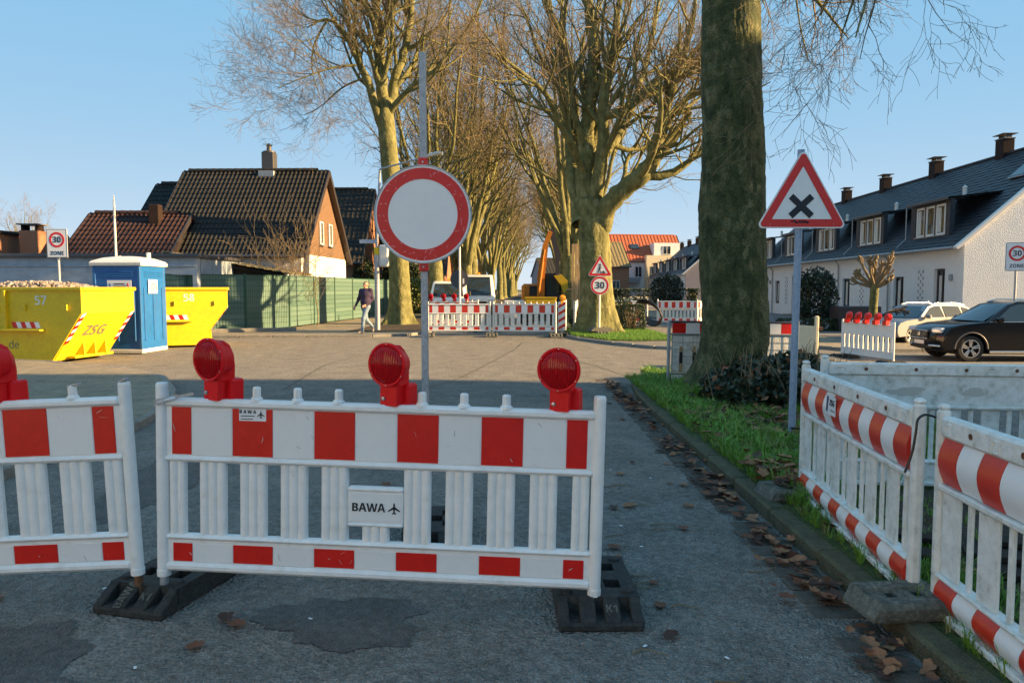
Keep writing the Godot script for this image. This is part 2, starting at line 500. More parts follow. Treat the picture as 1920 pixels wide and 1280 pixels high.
# ---------------------------------------------------------------- ground
const GX := [-700.0, 5.0, 6.0, 7.0, 8.0, 9.0, 10.0, 700.0]
const GZ := [60.0, -8.0, -9.25, -10.5, -11.75, -13.0, -900.0]
func sheet(poly: Array, off: float) -> MB:
	var b := MB.new()
	var P := PackedVector2Array()
	for p in poly: P.append(Vector2(p[0], p[1]))
	for i in GX.size() - 1:
		for j in GZ.size() - 1:
			var cell := PackedVector2Array([Vector2(GX[i], GZ[j]), Vector2(GX[i + 1], GZ[j]), Vector2(GX[i + 1], GZ[j + 1]), Vector2(GX[i], GZ[j + 1])])
			for piece in Geometry2D.intersect_polygons(P, cell):
				var t := Geometry2D.triangulate_polygon(piece)
				for k in range(0, t.size(), 3):
					var w: Array[Vector3] = []
					for e in 3:
						var c2: Vector2 = piece[t[k + e]]
						w.append(Vector3(c2.x, gy(c2.x, c2.y) + off, c2.y))
					b.trio(w[0], w[1], w[2], UP)
	b.smooth(60)
	return b
func blob(cx: float, cz: float, rx: float, rz: float, sd: int, n := 26, rough := .22) -> Array:
	var r := RandomNumberGenerator.new()
	r.seed = sd
	var out := []
	var ph := r.randf() * 6.0
	var nz := noise(1.1, sd, FastNoiseLite.TYPE_SIMPLEX_SMOOTH, 4)
	for i in n:
		var a := TAU * i / n
		var k := 1.0 + rough * (sin(a * 2 + ph) * .6 + sin(a * 3 + ph * 2) * .5) + rough * 1.1 * nz.get_noise_2d(cos(a) * 2.2, sin(a) * 2.2)
		out.append([cx + cos(a) * rx * k, cz + sin(a) * rz * k])
	return out
func kerb(path: Array, w: float, top: float, m: Material, parent: Node, each := 1.0) -> void:
	var pts: Array[Vector2] = []
	for p in path: pts.append(Vector2(p[0], p[1]))
	var stones := 0
	for i in pts.size() - 1:
		var l := pts[i].distance_to(pts[i + 1])
		var cnt := maxi(1, roundi(l / each))
		var d := (pts[i + 1] - pts[i]) / l
		for k in cnt:
			var a := pts[i] + d * (l * k / cnt + .005)
			var c2 := pts[i] + d * (l * (k + 1) / cnt - .005)
			var mid := (a + c2) * .5
			var g := gy(mid.x, mid.y)
			var ln := snappedf(a.distance_to(c2), .05)
			var bs := Basis(UP, atan2(d.x, d.y)) * Basis(Vector3.RIGHT, rng.randf_range(-.006, .006))
			part("kerb_stone", cb(Vector3(w, .3, ln), .018), m, parent, T(Vector3(mid.x, g + top - .15 + rng.randf_range(-.006, .004), mid.y), bs))
			stones += 1
func strip(pts: Array, w: float, off: float) -> MB:
	var b := MB.new()
	for i in pts.size() - 1:
		var a := Vector2(pts[i][0], pts[i][1]); var c2 := Vector2(pts[i + 1][0], pts[i + 1][1])
		var nn := (c2 - a).normalized().orthogonal() * w * .5
		var f := func(p: Vector2) -> Vector3: return Vector3(p.x, gy(p.x, p.y) + off, p.y)
		b.qo(f.call(a - nn), f.call(c2 - nn), f.call(c2 + nn), f.call(a + nn), UP)
	return b
func build_ground() -> void:
	var g := MB.new()
	struct("ground", sheet([[-650, 55], [650, 55], [650, -880], [-650, -880]], -.03), M.turf)
	struct("cross_road", sheet([[-90, 8], [60, 8], [60, -27], [-90, -27]], 0.0), M.asphalt)
	struct("avenue_road", sheet([[-3.0, -23], [1.9, -23], [16, -300], [10.5, -300]], .004), M.asphalt)
	struct("road", sheet([[-4.4, 8], [1.9, 8], [1.9, -10.7], [-4.9, -11.0]], .004), M.asphalt)
	# repairs and old layers in the near asphalt
	for a in [[-.8, -3.45, .42, .24, 23, "asphalt_patch"], [-2.3, -2.75, .5, .62, 5, "asphalt_patch"], [-2.9, -6.4, .4, 1.2, 20, "asphalt_patch"]]:
		struct("asphalt_patch", sheet(blob(a[0], a[1], a[2], a[3], a[4], 90, .26), .008), M[a[5]])
	for s in [[[-3.4, -11.0], [-1.0, -10.85], [1.7, -10.75]], [[-1.5, -11.2], [-.9, -13.2], [-.42, -16.0], [.1, -19.4], [.3, -21.6]], [[2.1, -13.3], [1.75, -15.1], [1.2, -17.0], [.7, -18.6]], [[-3.6, -11.5], [-3.9, -15.4], [-3.2, -19.8], [-2.9, -23.0]]]:
		struct("road_seam", strip(s, .018, .0075), M.asphalt_patch)
	# pavements
	var NL := [[-4.3, 8], [-4.3, -8.3], [-4.55, -9.6], [-5.1, -11.0], [-6.0, -12.6], [-7.4, -14.0], [-9.6, -15.2], [-16, -17.2], [-60, -26]]
	struct("pavement", sheet(NL + [[-60, 8]], .1), M.pavement)
	var kn := thing("kerb", "", "")
	kn.set_meta("kind", "structure")
	kerb(NL.slice(0, 8), .13, .105, M.kerb, kn)
	var FLp := [[-60, -21.5], [-20, -23.4], [-8.8, -23.8], [-4.6, -24.2], [-3.5, -24.7], [-3.05, -26.0], [-2.2, -42], [10, -290]]
	struct("pavement", sheet(FLp + [[-60, -290]], .07), M.pavement)
	var kf := thing("kerb", "", "")
	kf.set_meta("kind", "structure")
	kerb(FLp.slice(1, 7), .14, .09, M.kerb, kf)
	struct("soil_strip", sheet([[-5.9, -26.0], [-3.25, -26.2], [-2.4, -42], [6, -200], [3.4, -200], [-5.0, -42]], .076), M.soil)
	struct("lawn", sheet([[-7.2, -44], [-4.9, -43], [-2, -95], [-7, -95]], .078), M.turf)
	# near island of grass on which the great tree stands
	var NI := [[1.82, 8], [1.82, -9.0], [1.86, -10.6], [2.0, -11.9], [2.3, -12.8], [2.9, -13.3], [4.6, -13.4], [5.0, -12.0], [5.0, 8]]
	struct("verge", sheet(NI, .1), M.turf)
	struct("soil_strip", sheet([[2.55, -2.0], [4.9, -2.0], [4.9, -5.4], [2.75, -5.4], [2.35, -4.2]], .106), M.soil)
	var ki := thing("kerb", "", "")
	ki.set_meta("kind", "structure")
	kerb(NI.slice(0, 7), .13, .105, M.kerb_mossy, ki, .8)
	var gut := thing("gutter", "", "")
	gut.set_meta("kind", "structure")
	var z := -2.2
	while z > -12.0:
		var xo := 1.6 + (.0 if z > -10 else (-z - 10) * .06)
		part("sett", cb(Vector3(.27, .1, .15), .012), M.sett, gut, T(Vector3(xo + rng.randf_range(-.012, .012), -.038 + rng.randf_range(-.01, .008), z), ry(rng.randf_range(-.04, .04)) * Basis(Vector3.FORWARD, rng.randf_range(-.03, .03))))
		z -= .168
	# far island with the forked tree, and the yards by the row of houses
	var FI := [[2.0, -60], [1.75, -27], [1.8, -24.4], [2.1, -22.9], [2.9, -20.9], [3.8, -19.5], [5.4, -18.6], [9, -18.4]]
	struct("path", sheet(FI + [[9, -60]], .07), M.asphalt)
	var kr := thing("kerb", "", "")
	kr.set_meta("kind", "structure")
	kerb(FI.slice(1, 8), .13, .08, M.kerb, kr)
	struct("verge", sheet([[1.9, -60], [1.82, -25], [2.1, -23.2], [2.9, -21.5], [3.9, -21.2], [5.0, -22.4], [5.0, -25.0], [4.4, -30], [4.6, -60]], .078), M.turf)
	var FR := [[9.2, -26.5], [11, -23.4], [60, -23.4]]
	struct("pavement", sheet(FR + [[60, -140], [9.2, -140]], .1), M.pavement)
	var kq := thing("kerb", "", "")
	kq.set_meta("kind", "structure")
	kerb([[9.2, -26.5], [11, -23.4], [30, -23.4]], .14, .11, M.kerb, kq)
	struct("front_garden", sheet([[12.5, -28.0], [19, -28.0], [22, -90], [13, -90]], .11), M.gravel_yard)
	struct("soil_heap_bed", sheet(blob(6.6, -17.5, 1.7, .7, 21), .02), M.soil)

# ---------------------------------------------------------------- trees
func curve(pts: Array, per := 4) -> Array:
	var out := []
	for i in pts.size() - 1:
		var a: Vector3 = pts[maxi(i - 1, 0)]; var b: Vector3 = pts[i]; var c2: Vector3 = pts[i + 1]; var d: Vector3 = pts[mini(i + 2, pts.size() - 1)]
		for k in per: out.append(b.cubic_interpolate(c2, a, d, float(k) / per))
	out.append(pts[-1])
	return out
func rdir(r: RandomNumberGenerator) -> Vector3:
	return Vector3(r.randfn(), r.randfn(), r.randfn()).normalized()
class Crown:
	var wood: MB
	var twig: MB
	var r: RandomNumberGenerator
	var maxl := 4
	var kids := [8, 7, 7, 3]
	var droop := 0.0
	var fat := 1.0
	var minr := .0045
var nb := 0
func sprout(cr: Crown, pts: Array, rads: Array, lvl: int, length: float, cnt: int, t0 := .2) -> void:
	for k in cnt:
		var t := lerpf(t0, 1.0, (k + cr.r.randf()) / cnt)
		var f := t * (pts.size() - 1)
		var i := mini(int(f), pts.size() - 2)
		var p: Vector3 = (pts[i] as Vector3).lerp(pts[i + 1], f - i)
		var d: Vector3 = (pts[i + 1] - pts[i]).normalized()
		var rr: float = lerpf(rads[i], rads[i + 1], f - i)
		var side := rdir(cr.r)
		side = (side - d * side.dot(d)).normalized()
		var an := deg_to_rad(cr.r.randf_range(26, 62)) * (0.55 if t > .93 else 1.0)
		var dir := (d * cos(an) + side * sin(an)).normalized()
		var ln := length * cr.r.randf_range(.42, .82) * (1.15 - .45 * t)
		grow(cr, p, dir, ln, maxf(rr * cr.r.randf_range(.45, .7), cr.minr * cr.fat), lvl)
func grow(cr: Crown, p: Vector3, dir: Vector3, length: float, rad: float, lvl: int) -> void:
	nb += 1
	var segs := 5 if lvl < 2 else (4 if lvl < 4 else 3)
	var pts := [p]
	var rads := [rad]
	var d := dir
	var g: float = [.16, .2, .12, .05, .02, 0.0][lvl] - cr.droop * (.1 if lvl < 3 else .16)
	for i in segs:
		d = (d + rdir(cr.r) * (.2 if lvl < 2 else .3) + UP * g).normalized()
		p += d * (length / segs)
		pts.append(p)
		rads.append(maxf(lerpf(rad, rad * .3, float(i + 1) / segs), cr.minr * cr.fat * .8))
	var mb := cr.wood if rad > .022 else cr.twig
	mb.tube(pts, rads, 7 if rad > .1 else (5 if rad > .03 else 3), false)
	if lvl < cr.maxl:
		sprout(cr, pts, rads, lvl + 1, length, cr.kids[mini(lvl, cr.kids.size() - 1)])
func trunk_mesh(pts: Array, rads: Array, sd: int, sides := 24, flare := 1.6, lobes := 5, per := 8, rough := 0.0) -> MB:
	# a bulging bole whose foot spreads into root buttresses
	var b := MB.new()
	var nz := noise(.55, sd, FastNoiseLite.TYPE_SIMPLEX_SMOOTH, 3)
	var cp := curve(pts, per)
	var m := cp.size()
	var rows := []
	for i in m:
		var t := float(i) / (m - 1)
		var f := t * (rads.size() - 1)
		var k := mini(int(f), rads.size() - 2)
		var r0: float = lerpf(rads[k], rads[k + 1], f - k)
		var hgt: float = cp[i].y - cp[0].y
		var fl := exp(-hgt / .42)
		var row := []
		for s in sides:
			var a := TAU * s / sides
			var lob := maxf(0.0, cos(a * lobes + sd)) 
			var rr := r0 * (1.0 + (flare - 1.0) * fl * (.35 + .9 * lob)) * (1.0 + .09 * nz.get_noise_3d(cos(a) * 1.6 * r0 * 3, cp[i].y * .9, sin(a) * 1.6 * r0 * 3) + .035 * nz.get_noise_3d(cos(a) * 9, cp[i].y * 4, sin(a) * 9) + rough * nz.get_noise_3d(cos(a) * 24, cp[i].y * 17, sin(a) * 24))
			row.append(cp[i] + Vector3(cos(a) * rr, 0, -sin(a) * rr))
		rows.append(row)
	for i in m - 1:
		for s in sides:
			b.q(rows[i][s], rows[i][(s + 1) % sides], rows[i + 1][(s + 1) % sides], rows[i + 1][s])
	b.smooth(80)
	return b
func pixel_limbs(list: Array, depth: float) -> Array:
	# [[radii], [px, py, nearer by], ...] polylines to points
	var out := []
	for l in list:
		var pts := []
		for k in range(1, l.size()): pts.append(D(l[k][0], l[k][1], depth - (l[k][2] if l[k].size() > 2 else 0.0)))
		out.append([pts, l[0]])
	return out
func limb(cr: Crown, pts: Array, rads: Array, length: float, cnt: int, t0 := .15) -> void:
	var cp := curve(pts, 5)
	var rr := []
	for i in cp.size():
		var f := float(i) / (cp.size() - 1) * (rads.size() - 1)
		var k := mini(int(f), rads.size() - 2)
		rr.append(lerpf(rads[k], rads[k + 1], f - k))
	for i in range(1, cp.size()): cp[i] += rdir(cr.r) * rr[i] * .25
	cr.wood.tube(cp, rr, 10, false)
	sprout(cr, cp, rr, 1, length, cnt, t0)
func crown_of(sd: int, maxl := 4, kids := [8, 7, 6, 3]) -> Crown:
	var cr := Crown.new()
	cr.wood = MB.new(); cr.twig = MB.new()
	cr.r = RandomNumberGenerator.new()
	cr.r.seed = sd
	cr.maxl = maxl
	cr.kids = kids
	return cr
func put_tree(called: String, label: String, tr: MB, cr: Crown, bark: Material, group := "", at := Vector3.ZERO, twigm: Material = null) -> Node3D:
	var t := thing(called, label, "tree", at, 0.0, group)
	part("trunk", tr, bark, t)
	var c2 := part("crown", cr.wood, M.bark, t)
	part("twigs", cr.twig, twigm if twigm else M.twig, c2)
	return t
func auto_tree(sd: int, hgt: float, rad: float, fork: float, lean: Vector3) -> Array:
	var cr := crown_of(sd, 3, [6, 6, 5])
	cr.fat = 2.4
	var r := cr.r
	var pts := [Vector3.ZERO, Vector3(r.randf_range(-.1, .1), fork * .5, r.randf_range(-.1, .1)), Vector3(r.randf_range(-.2, .2), fork, 0) + lean * .3]
	var tr := trunk_mesh(pts, [rad * 1.08, rad * .95, rad * .8], sd, 14, 1.45)
	var nl := r.randi_range(5, 7)
	for k in nl:
		var a := TAU * k / nl + r.randf_range(-.4, .4)
		var out := r.randf_range(.25, .62) if k > 0 else .06
		var q: Vector3 = pts[2] + Vector3(0, r.randf_range(-1.1, .05) if k else -.1, 0)
		var l := hgt - fork
		var e := [q]
		for s in range(1, 5):
			var t := s / 4.0
			e.append(q + Vector3(cos(a), 0, sin(a)) * out * l * pow(t, .8) * .62 + UP * l * t * (1.0 - .25 * out) + lean * t * l * .3 + rdir(r) * .25)
		limb(cr, e, [rad * r.randf_range(.42, .6), rad * .3, rad * .16, .03], l * .42, 10, .22)
	return [tr, cr]
func build_trees() -> void:
	# the great mossy trunk on the near island
	var d := 11.05
	var bp := G(1383, 748, .1)
	var tp := [Vector3(bp.x, -.05, -d), D(1377, 640, d), D(1375, 480, d), D(1374, 300, d), D(1372, 120, d), D(1371, -60, d), D(1368, -240, d)]
	var tr := trunk_mesh(tp, [.53, .5, .485, .47, .44, .41, .38, .36], 4, 84, 1.2, 5, 22, .03)
	var cr := crown_of(77, 4, [6, 5, 5, 2])
	cr.droop = .8
	cr.minr = .003
	for l in pixel_limbs([
		[[.2, .13, .07, .03, .012], [1372, -190], [1450, -290, 1], [1560, -270, 2], [1640, -150, 2.5], [1690, -50, 2.6]],
		[[.16, .1, .05, .03, .01], [1380, -120], [1430, -110, -1], [1480, -60, -1.5], [1540, 10, -2], [1590, 70, -2.4]],
		[[.22, .15, .1, .05, .02], [1368, -230], [1420, -420, 1], [1520, -560, 2], [1650, -600, 3]],
		[[.22, .15, .1, .05, .02], [1368, -230], [1320, -400, -1], [1240, -560, -2], [1150, -640, -3]],
		[[.2, .15, .1, .05, .02], [1368, -230], [1375, -480, 0], [1380, -700, 1], [1370, -900, 1]],
		[[.09, .05, .03, .015, .008], [1590, -270, 2], [1640, -190, 2.2], [1650, -90, 2.4], [1625, 0, 2.5], [1605, 70, 2.5]],
	], d): limb(cr, l[0], l[1], 2.6, 9)
	put_tree("tree", "massive straight mossy tree trunk rising beside the triangular crossing sign", tr, cr, M.bark_mossy)
	# the forked tree on the far island
	d = 25.2
	tr = trunk_mesh([Vector3(D(1122, 628, d).x, 0.0, -d), D(1120, 560, d), D(1116, 480, d), D(1112, 420, d), D(1108, 375, d)], [.62, .56, .52, .5, .45], 9, 44, 1.7, 5, 14, .03)
	cr = crown_of(91, 4, [6, 5, 5, 3])
	for l in pixel_limbs([
		[[.36, .32, .28, .24, .19, .14, .09, .04], [1122, 430], [1150, 372, .5], [1200, 332, 1], [1226, 290, 1.2], [1243, 220, 1.3], [1268, 150, 1.4], [1292, 70, 1.5], [1310, -40, 1.5]],
		[[.38, .3, .25, .2, .15, .08], [1106, 420], [1098, 300], [1106, 200, .2], [1112, 100, .2], [1104, 0], [1098, -160]],
		[[.28, .2, .15, .1, .05], [1112, 400], [1128, 290, .5], [1132, 190, .7], [1148, 90, .8], [1166, -20, 1], [1190, -150, 1]],
		[[.3, .2, .16, .12, .06], [1088, 420], [1072, 300, -.6], [1062, 200, -.8], [1052, 80, -1], [1022, 0, -1.2], [1000, -100, -1.4]],
		[[.16, .14, .1, .06], [1140, 215, .7], [1180, 200, 1], [1230, 152, 1], [1275, 126, .8], [1310, 122, .5]],
		[[.14, .12, .09, .05], [1232, 270, 1.2], [1262, 215, 1.6], [1300, 175, 2], [1350, 150, 2.4]],
		[[.18, .14, .1, .05], [1124, 300, .5], [1160, 250, -.5], [1195, 170, -1.5], [1220, 80, -2.5], [1240, -20, -3]],
		[[.14, .1, .07, .04], [1100, 330], [1060, 250, 1.2], [1025, 180, 2], [985, 140, 2.6], [930, 100, 3]],
		[[.15, .1, .07, .03], [1130, 400, .3], [1165, 350, -1], [1180, 290, -2], [1215, 240, -2.5]],
	], d): limb(cr, l[0], l[1], 4.3, 11)
	put_tree("tree", "thick forked tree behind the roadworks warning sign, one bough arching out", tr, cr, M.bark)
	# the tree beside the lamp post
	d = 31.7
	tr = trunk_mesh([Vector3(D(750, 612, d).x, .05, -d), D(749, 540, d), D(744, 440, d), D(735, 350, d), D(727, 270, d), D(722, 210, d), D(721, 185, d)], [.52, .44, .42, .4, .37, .34, .31], 14, 22, 1.7, 6)
	cr = crown_of(55, 4, [7, 6, 5, 4])
	for l in pixel_limbs([
		[[.27, .24, .2, .15, .08], [721, 225], [714, 150], [709, 60], [701, -20], [690, -160]],
		[[.2, .16, .13, .1, .06, .02], [718, 240], [688, 150, .5], [664, 98, .8], [640, 56, 1], [612, 36, 1.2], [575, 52, 1.3]],
		[[.24, .2, .15, .1], [724, 225], [742, 150, -.5], [760, 88, -.8], [772, 10, -1], [784, -100, -1]],
		[[.15, .11, .08, .05, .03], [724, 215], [768, 166, .6], [812, 134, 1], [852, 84, 1.4], [892, 28, 1.8], [915, -40, 2]],
		[[.12, .09, .06, .03], [712, 165], [690, 90, -1], [665, 30, -2], [620, -40, -3]],
		[[.14, .1, .06, .03], [709, 70], [690, 20, 1], [655, -40, 1.5], [610, -90, 2]],
		[[.06, .04, .025, .01], [666, 122, .8], [620, 128, 1.5], [570, 145, 2], [520, 165, 2.2]],
		[[.05, .04, .025, .01], [612, 40, 1.2], [590, 80, 1.5], [585, 130, 1.8], [600, 180, 2.0]],
		[[.05, .035, .02, .01], [684, 145, .5], [640, 165, -.5], [600, 200, -1], [570, 215, -1.5]],
	], d): limb(cr, l[0], l[1], 4.6, 12)
	put_tree("tree", "tall bare tree with flared roots beside the street lamp and green fence", tr, cr, M.bark)
	# the rest of the avenue: three kinds, copied down both sides
	var kinds := []
	for k in 3:
		var a := auto_tree(300 + k * 7, [17.0, 19.0, 16.0][k], [.42, .38, .43][k], [4.2, 3.4, 5.0][k], Vector3([.12, .25, .18][k], 0, .05))
		kinds.append(a)
	var spots := []
	for k in 11:
		spots.append([-4.25 + .5 * k, 41.5 + k * (9.4 if k < 5 else 12.0), k % 3, 1])
	for k in 6:
		spots.append([3.45 + .62 * k, 43.5 + k * 12.5, (k + 1) % 3, -1])
	spots.append([-3.1, 49.5, 1, 1])
	var first := {}
	var ORD := ["first", "second", "third", "fourth", "fifth", "sixth", "seventh", "eighth", "ninth", "tenth", "eleventh", "twelfth"]
	var place := {1: 0, -1: 0}
	spots.sort_custom(func(p, q): return p[1] < q[1])
	for s in spots:
		var at := Vector3(s[0], .05, -s[1])
		var side := "running from the street lamp past the vans" if s[3] > 0 else "running back behind the forked tree"
		var lb: String = "bare avenue tree, %s in the row %s" % [ORD[place[s[3]]], side]
		place[s[3]] += 1
		var t: Node3D
		if not first.has(s[2]):
			t = put_tree("avenue_tree", lb, kinds[s[2]][0], kinds[s[2]][1], M.bark, "avenue trees " + side, at, M.twig)
			t.set_meta("base_name", "avenue_tree")
			first[s[2]] = t
		else:
			t = copy(first[s[2]], at, 0.0, lb, "avenue trees " + side)
		t.rotation.y = (0.0 if s[3] > 0 else PI) + rng.randf_range(-.7, .7)
		t.scale = Vector3.ONE * rng.randf_range(.92, 1.12)
	# a bare crown far behind the garage wall
	var ft: Node3D = copy(first[0], Vector3(-56, 0, -85), 1.0, "distant bare tree above the roofs behind the grey wall", "distant trees")
	ft.scale = Vector3.ONE * .62
	print("branches ", nb)

# ---------------------------------------------------------------- barriers, lamps, feet, signs
func span(A: Vector3, B: Vector3) -> Transform3D:
	var x := (B - A).normalized()
	var z := x.cross(UP).normalized()
	return Transform3D(Basis(x, z.cross(x), z), A)
func fluted(w: float, h: float) -> ArrayMesh:
	var k := "fl%.3f_%.3f" % [w, h]
	if not cache.has(k):
		var P := PackedVector2Array()
		var ribs := maxi(1, roundi(w / .045))
		var steps := ribs * 6
		for i in steps + 1:
			var t := float(i) / steps
			P.append(Vector2((t - .5) * w, .006 + .011 * pow(absf(sin(t * ribs * PI)), .7)))
		P.append(Vector2(w * .5, -.014)); P.append(Vector2(-w * .5, -.014))
		var b := MB.new()
		b.prism(P, h, Transform3D(Basis(Vector3.RIGHT, Vector3.BACK, Vector3.DOWN), Vector3(0, h * .5, 0)))
		b.smooth(50)
		cache[k] = b.mesh()
	return cache[k]
func knob_mesh() -> ArrayMesh:
	if not cache.has("knob"):
		var b := MB.new()
		b.lathe([[.032, 0], [.03, .012], [.021, .022], [.0205, .066], [.015, .073], [0, .074]], 8, Vector3.ZERO, UP, false)
		cache.knob = b.mesh()
	return cache.knob
func plane_mark() -> MB:
	var b := MB.new()
	b.prism(PackedVector2Array([Vector2(0, .03), Vector2(.004, .022), Vector2(.004, .008), Vector2(.03, -.012), Vector2(.03, -.018), Vector2(.004, -.004), Vector2(.003, -.02), Vector2(.01, -.026), Vector2(.01, -.03), Vector2(0, -.027), Vector2(-.01, -.03), Vector2(-.01, -.026), Vector2(-.003, -.02), Vector2(-.004, -.004), Vector2(-.03, -.018), Vector2(-.03, -.012), Vector2(-.004, .008), Vector2(-.004, .022)]), .002)
	return b
func barrier_a(root: Node3D, pitch_x: float, o := {}) -> float:
	# slatted plastic barrier: fields of film, fluted slats, round posts; returns its length
	var wp: Material = M[o.get("body", "white_plastic")]
	var red: Material = M[o.get("red", "red_film")]
	var W := .13 + pitch_x * 10.0
	var fine: bool = o.get("fine", true)
	var post := MB.new()
	post.lathe([[.033, 0], [.034, .03], [.031, .04], [.03, 1.0], [.026, 1.012], [0, 1.014]], 14 if fine else 8, Vector3.ZERO)
	var pm := post.mesh()
	for x in [.012, W - .012]:
		part("post", pm, wp, root, T(Vector3(x, 0, 0)))
		var pin := MB.new()
		pin.cyl(Vector3(x, -.13, 0), Vector3(x, .0, 0), .021, 10)
		part("pin", pin, M.rust if o.get("rusty", false) and x > 1 else M.galvanised, root)
	for r in [["top_rail", .915, .045, .062], ["middle_rail", .624, .034, .054], ["lower_rail", .213, .03, .054], ["bottom_rail", .056, .046, .06]]:
		part(r[0], cb(Vector3(W - .06, r[2], r[3]), .014), wp, root, T(Vector3(W * .5, r[1], 0)))
	part("upper_board", cb(Vector3(W - .06, .256, .022), .002), wp, root, T(Vector3(W * .5, .769, 0)))
	part("lower_board", cb(Vector3(W - .06, .12, .022), .002), wp, root, T(Vector3(W * .5, .139, 0)))
	var x0 := .065
	for i in 11:
		var fw := pitch_x * (.5 if i == 0 or i == 10 else 1.0)
		for band in [[.769, .244], [.132, .096]]:
			var isr := i % 2 == 0
			for s in ([1.0, -1.0] if o.get("both", false) else [1.0]):
				part("red_stripe" if isr else "white_stripe", cb(Vector3(fw - .004, band[1], .003), .0008), (red) if isr else M.white_film, root, T(Vector3(x0 + fw * .5, band[0], .0125 * s)))
		x0 += fw
	var slot := .072
	var plate: bool = o.get("plate", false)
	for i in 11:
		var a: float = .05 if i == 0 else .065 + pitch_x * (i - .5) + slot * .5
		var b: float = W - .05 if i == 10 else .065 + pitch_x * (i + .5) - slot * .5
		if plate and i == 5: continue
		if plate and i == 4: b += 0.0
		part("slat", fluted(b - a, .385), wp, root, T(Vector3((a + b) * .5, .42, 0)))
	if plate:
		var cx := W * .5
		var pw := pitch_x + slot
		part("plate_bar", cb(Vector3(pw, .026, .044), .01), wp, root, T(Vector3(cx, .5, 0)))
		part("plate_bar", cb(Vector3(pw, .02, .044), .008), wp, root, T(Vector3(cx, .317, 0)))
		var np := part("name_plate", cb(Vector3(pw, .168, .02), .004), wp, root, T(Vector3(cx, .408, .004)))
		part("panel", cb(Vector3(pw - .02, .146, .004), .0015), M.white_film, np, T(Vector3(0, 0, .011)))
		part("slat", fluted(pitch_x - slot, .09), wp, root, T(Vector3(cx, .268, 0)))
		part("lettering", lettering("BAWA", .043), M.ink, np, T(Vector3(-.035, .0, .0145)))
		part("aeroplane_mark", plane_mark(), M.ink, np, T(Vector3(.093, .0, .0135)))
		var st := part("sticker", cb(Vector3(.135, .062, .002), .0004), M.sticker, root, T(Vector3(.475, .862, .0152)))
		part("lettering", lettering("B A W A", .017), M.ink, st, T(Vector3(-.024, .016, .0022)))
		part("aeroplane_mark", plane_mark(), M.ink, st, Transform3D(Basis().scaled(Vector3(.62, .62, 1)), Vector3(.042, .004, .0012)))
		for e in [[-.024, -.006, .07], [-.028, -.021, .062]]: part("print_line", cb(Vector3(e[2], .004, .001), 0.0), M.ink, st, T(Vector3(e[0], e[1], .0015)))
	if fine:
		var r := RandomNumberGenerator.new()
		r.seed = int(pitch_x * 10000)
		for b in [["scuff", 13, .0005, M.smear], ["dirt_mark", 12, .0013, M.smear]]:
			var sc := MB.new()
			for i in b[1]:
				var q := Vector3(r.randf_range(.08, W - .08), r.randf_range(.66, .88) if i % 3 else r.randf_range(.09, .17), .0142)
				var e := Vector3(r.randfn(0, 1), r.randfn(0, 1), 0).normalized() * r.randf_range(.008, .05)
				sc.tube([q, q + e * .5 + Vector3(r.randfn(0, .002), 0, 0), q + e], [b[2], b[2] * 1.6, b[2] * .5], 4, false)
			part(b[0], sc, b[3], root).set_meta("kind", "stuff")
	var kx := .065 + pitch_x * 1.08
	for i in 9:
		if not (i in o.get("no_knob", [])):
			part("knob", knob_mesh(), wp, root, T(Vector3(kx, .932, 0)))
		kx += pitch_x * 1.0 if fine else pitch_x
	return W
func lamp_meshes() -> Array:
	if cache.has("lamp"): return cache.lamp
	var lens := MB.new()
	var prof := []
	for i in 9:
		var t := i / 8.0
		prof.append([.092 * cos(t * PI * .5), .03 * sin(t * PI * .5)])
	lens.lathe(prof, 32, Vector3.ZERO, Vector3.BACK)
	var ribs := MB.new()
	for i in range(-7, 8):
		var x := i * .0115
		var half := sqrt(maxf(.0, .088 * .088 - x * x))
		var pts := []
		for k in 9:
			var y := lerpf(-half, half, k / 8.0)
			var rr := sqrt(x * x + y * y) / .092
			pts.append(Vector3(x, y, .03 * sqrt(maxf(0, 1 - rr * rr)) + .0005))
		ribs.tube(pts, [.0032], 4, false)
	var body := MB.new()
	body.lathe([[.0, -.112], [.05, -.11], [.075, -.085], [.098, -.02], [.105, -.006], [.106, .006], [.1, .011], [.092, .008], [.09, 0.0]], 32, Vector3.ZERO, Vector3.BACK)
	var hood := MB.new()   # the curved back that runs down into the battery case
	var hp := []
	for a in [[-.055, .092, .0], [-.09, .07, .0], [-.118, .02, 0.0], [-.126, -.04, .0], [-.124, -.115, 0.0], [-.02, -.115, 0.0], [-.01, -.06, 0.0], [-.012, .05, 0.0]]: hp.append(Vector2(a[0], a[1]))
	hood.prism(PackedVector2Array(hp), .1, Transform3D(Basis(Vector3.BACK, Vector3.UP, Vector3.LEFT), Vector3(.05, 0, 0)), .012)
	hood.smooth(35)
	var neck := MB.new()
	neck.prism(PackedVector2Array([Vector2(-.075, -.06), Vector2(.055, -.06), Vector2(.045, -.1), Vector2(.04, -.2), Vector2(-.05, -.2), Vector2(-.05, -.1)]), .06, T(Vector3(0, 0, -.075)), .008)
	var case := bx(Vector3(.012, -.155, -.115), Vector3(.125, .115, .085), .01)
	var bolt := MB.new()
	bolt.lathe([[.011, 0], [.011, .008], [.007, .012], [0, .013]], 6, Vector3(-.03, -.165, -.016), Vector3.BACK, false)
	var screw := MB.new()
	screw.lathe([[.0035, 0], [.0025, .002], [0, .0025]], 6, Vector3.ZERO, Vector3.BACK)
	cache.lamp = [lens.mesh(), ribs.mesh(), body.mesh(), hood.mesh(), neck.mesh(), case.mesh(), bolt.mesh(), screw.mesh()]
	return cache.lamp
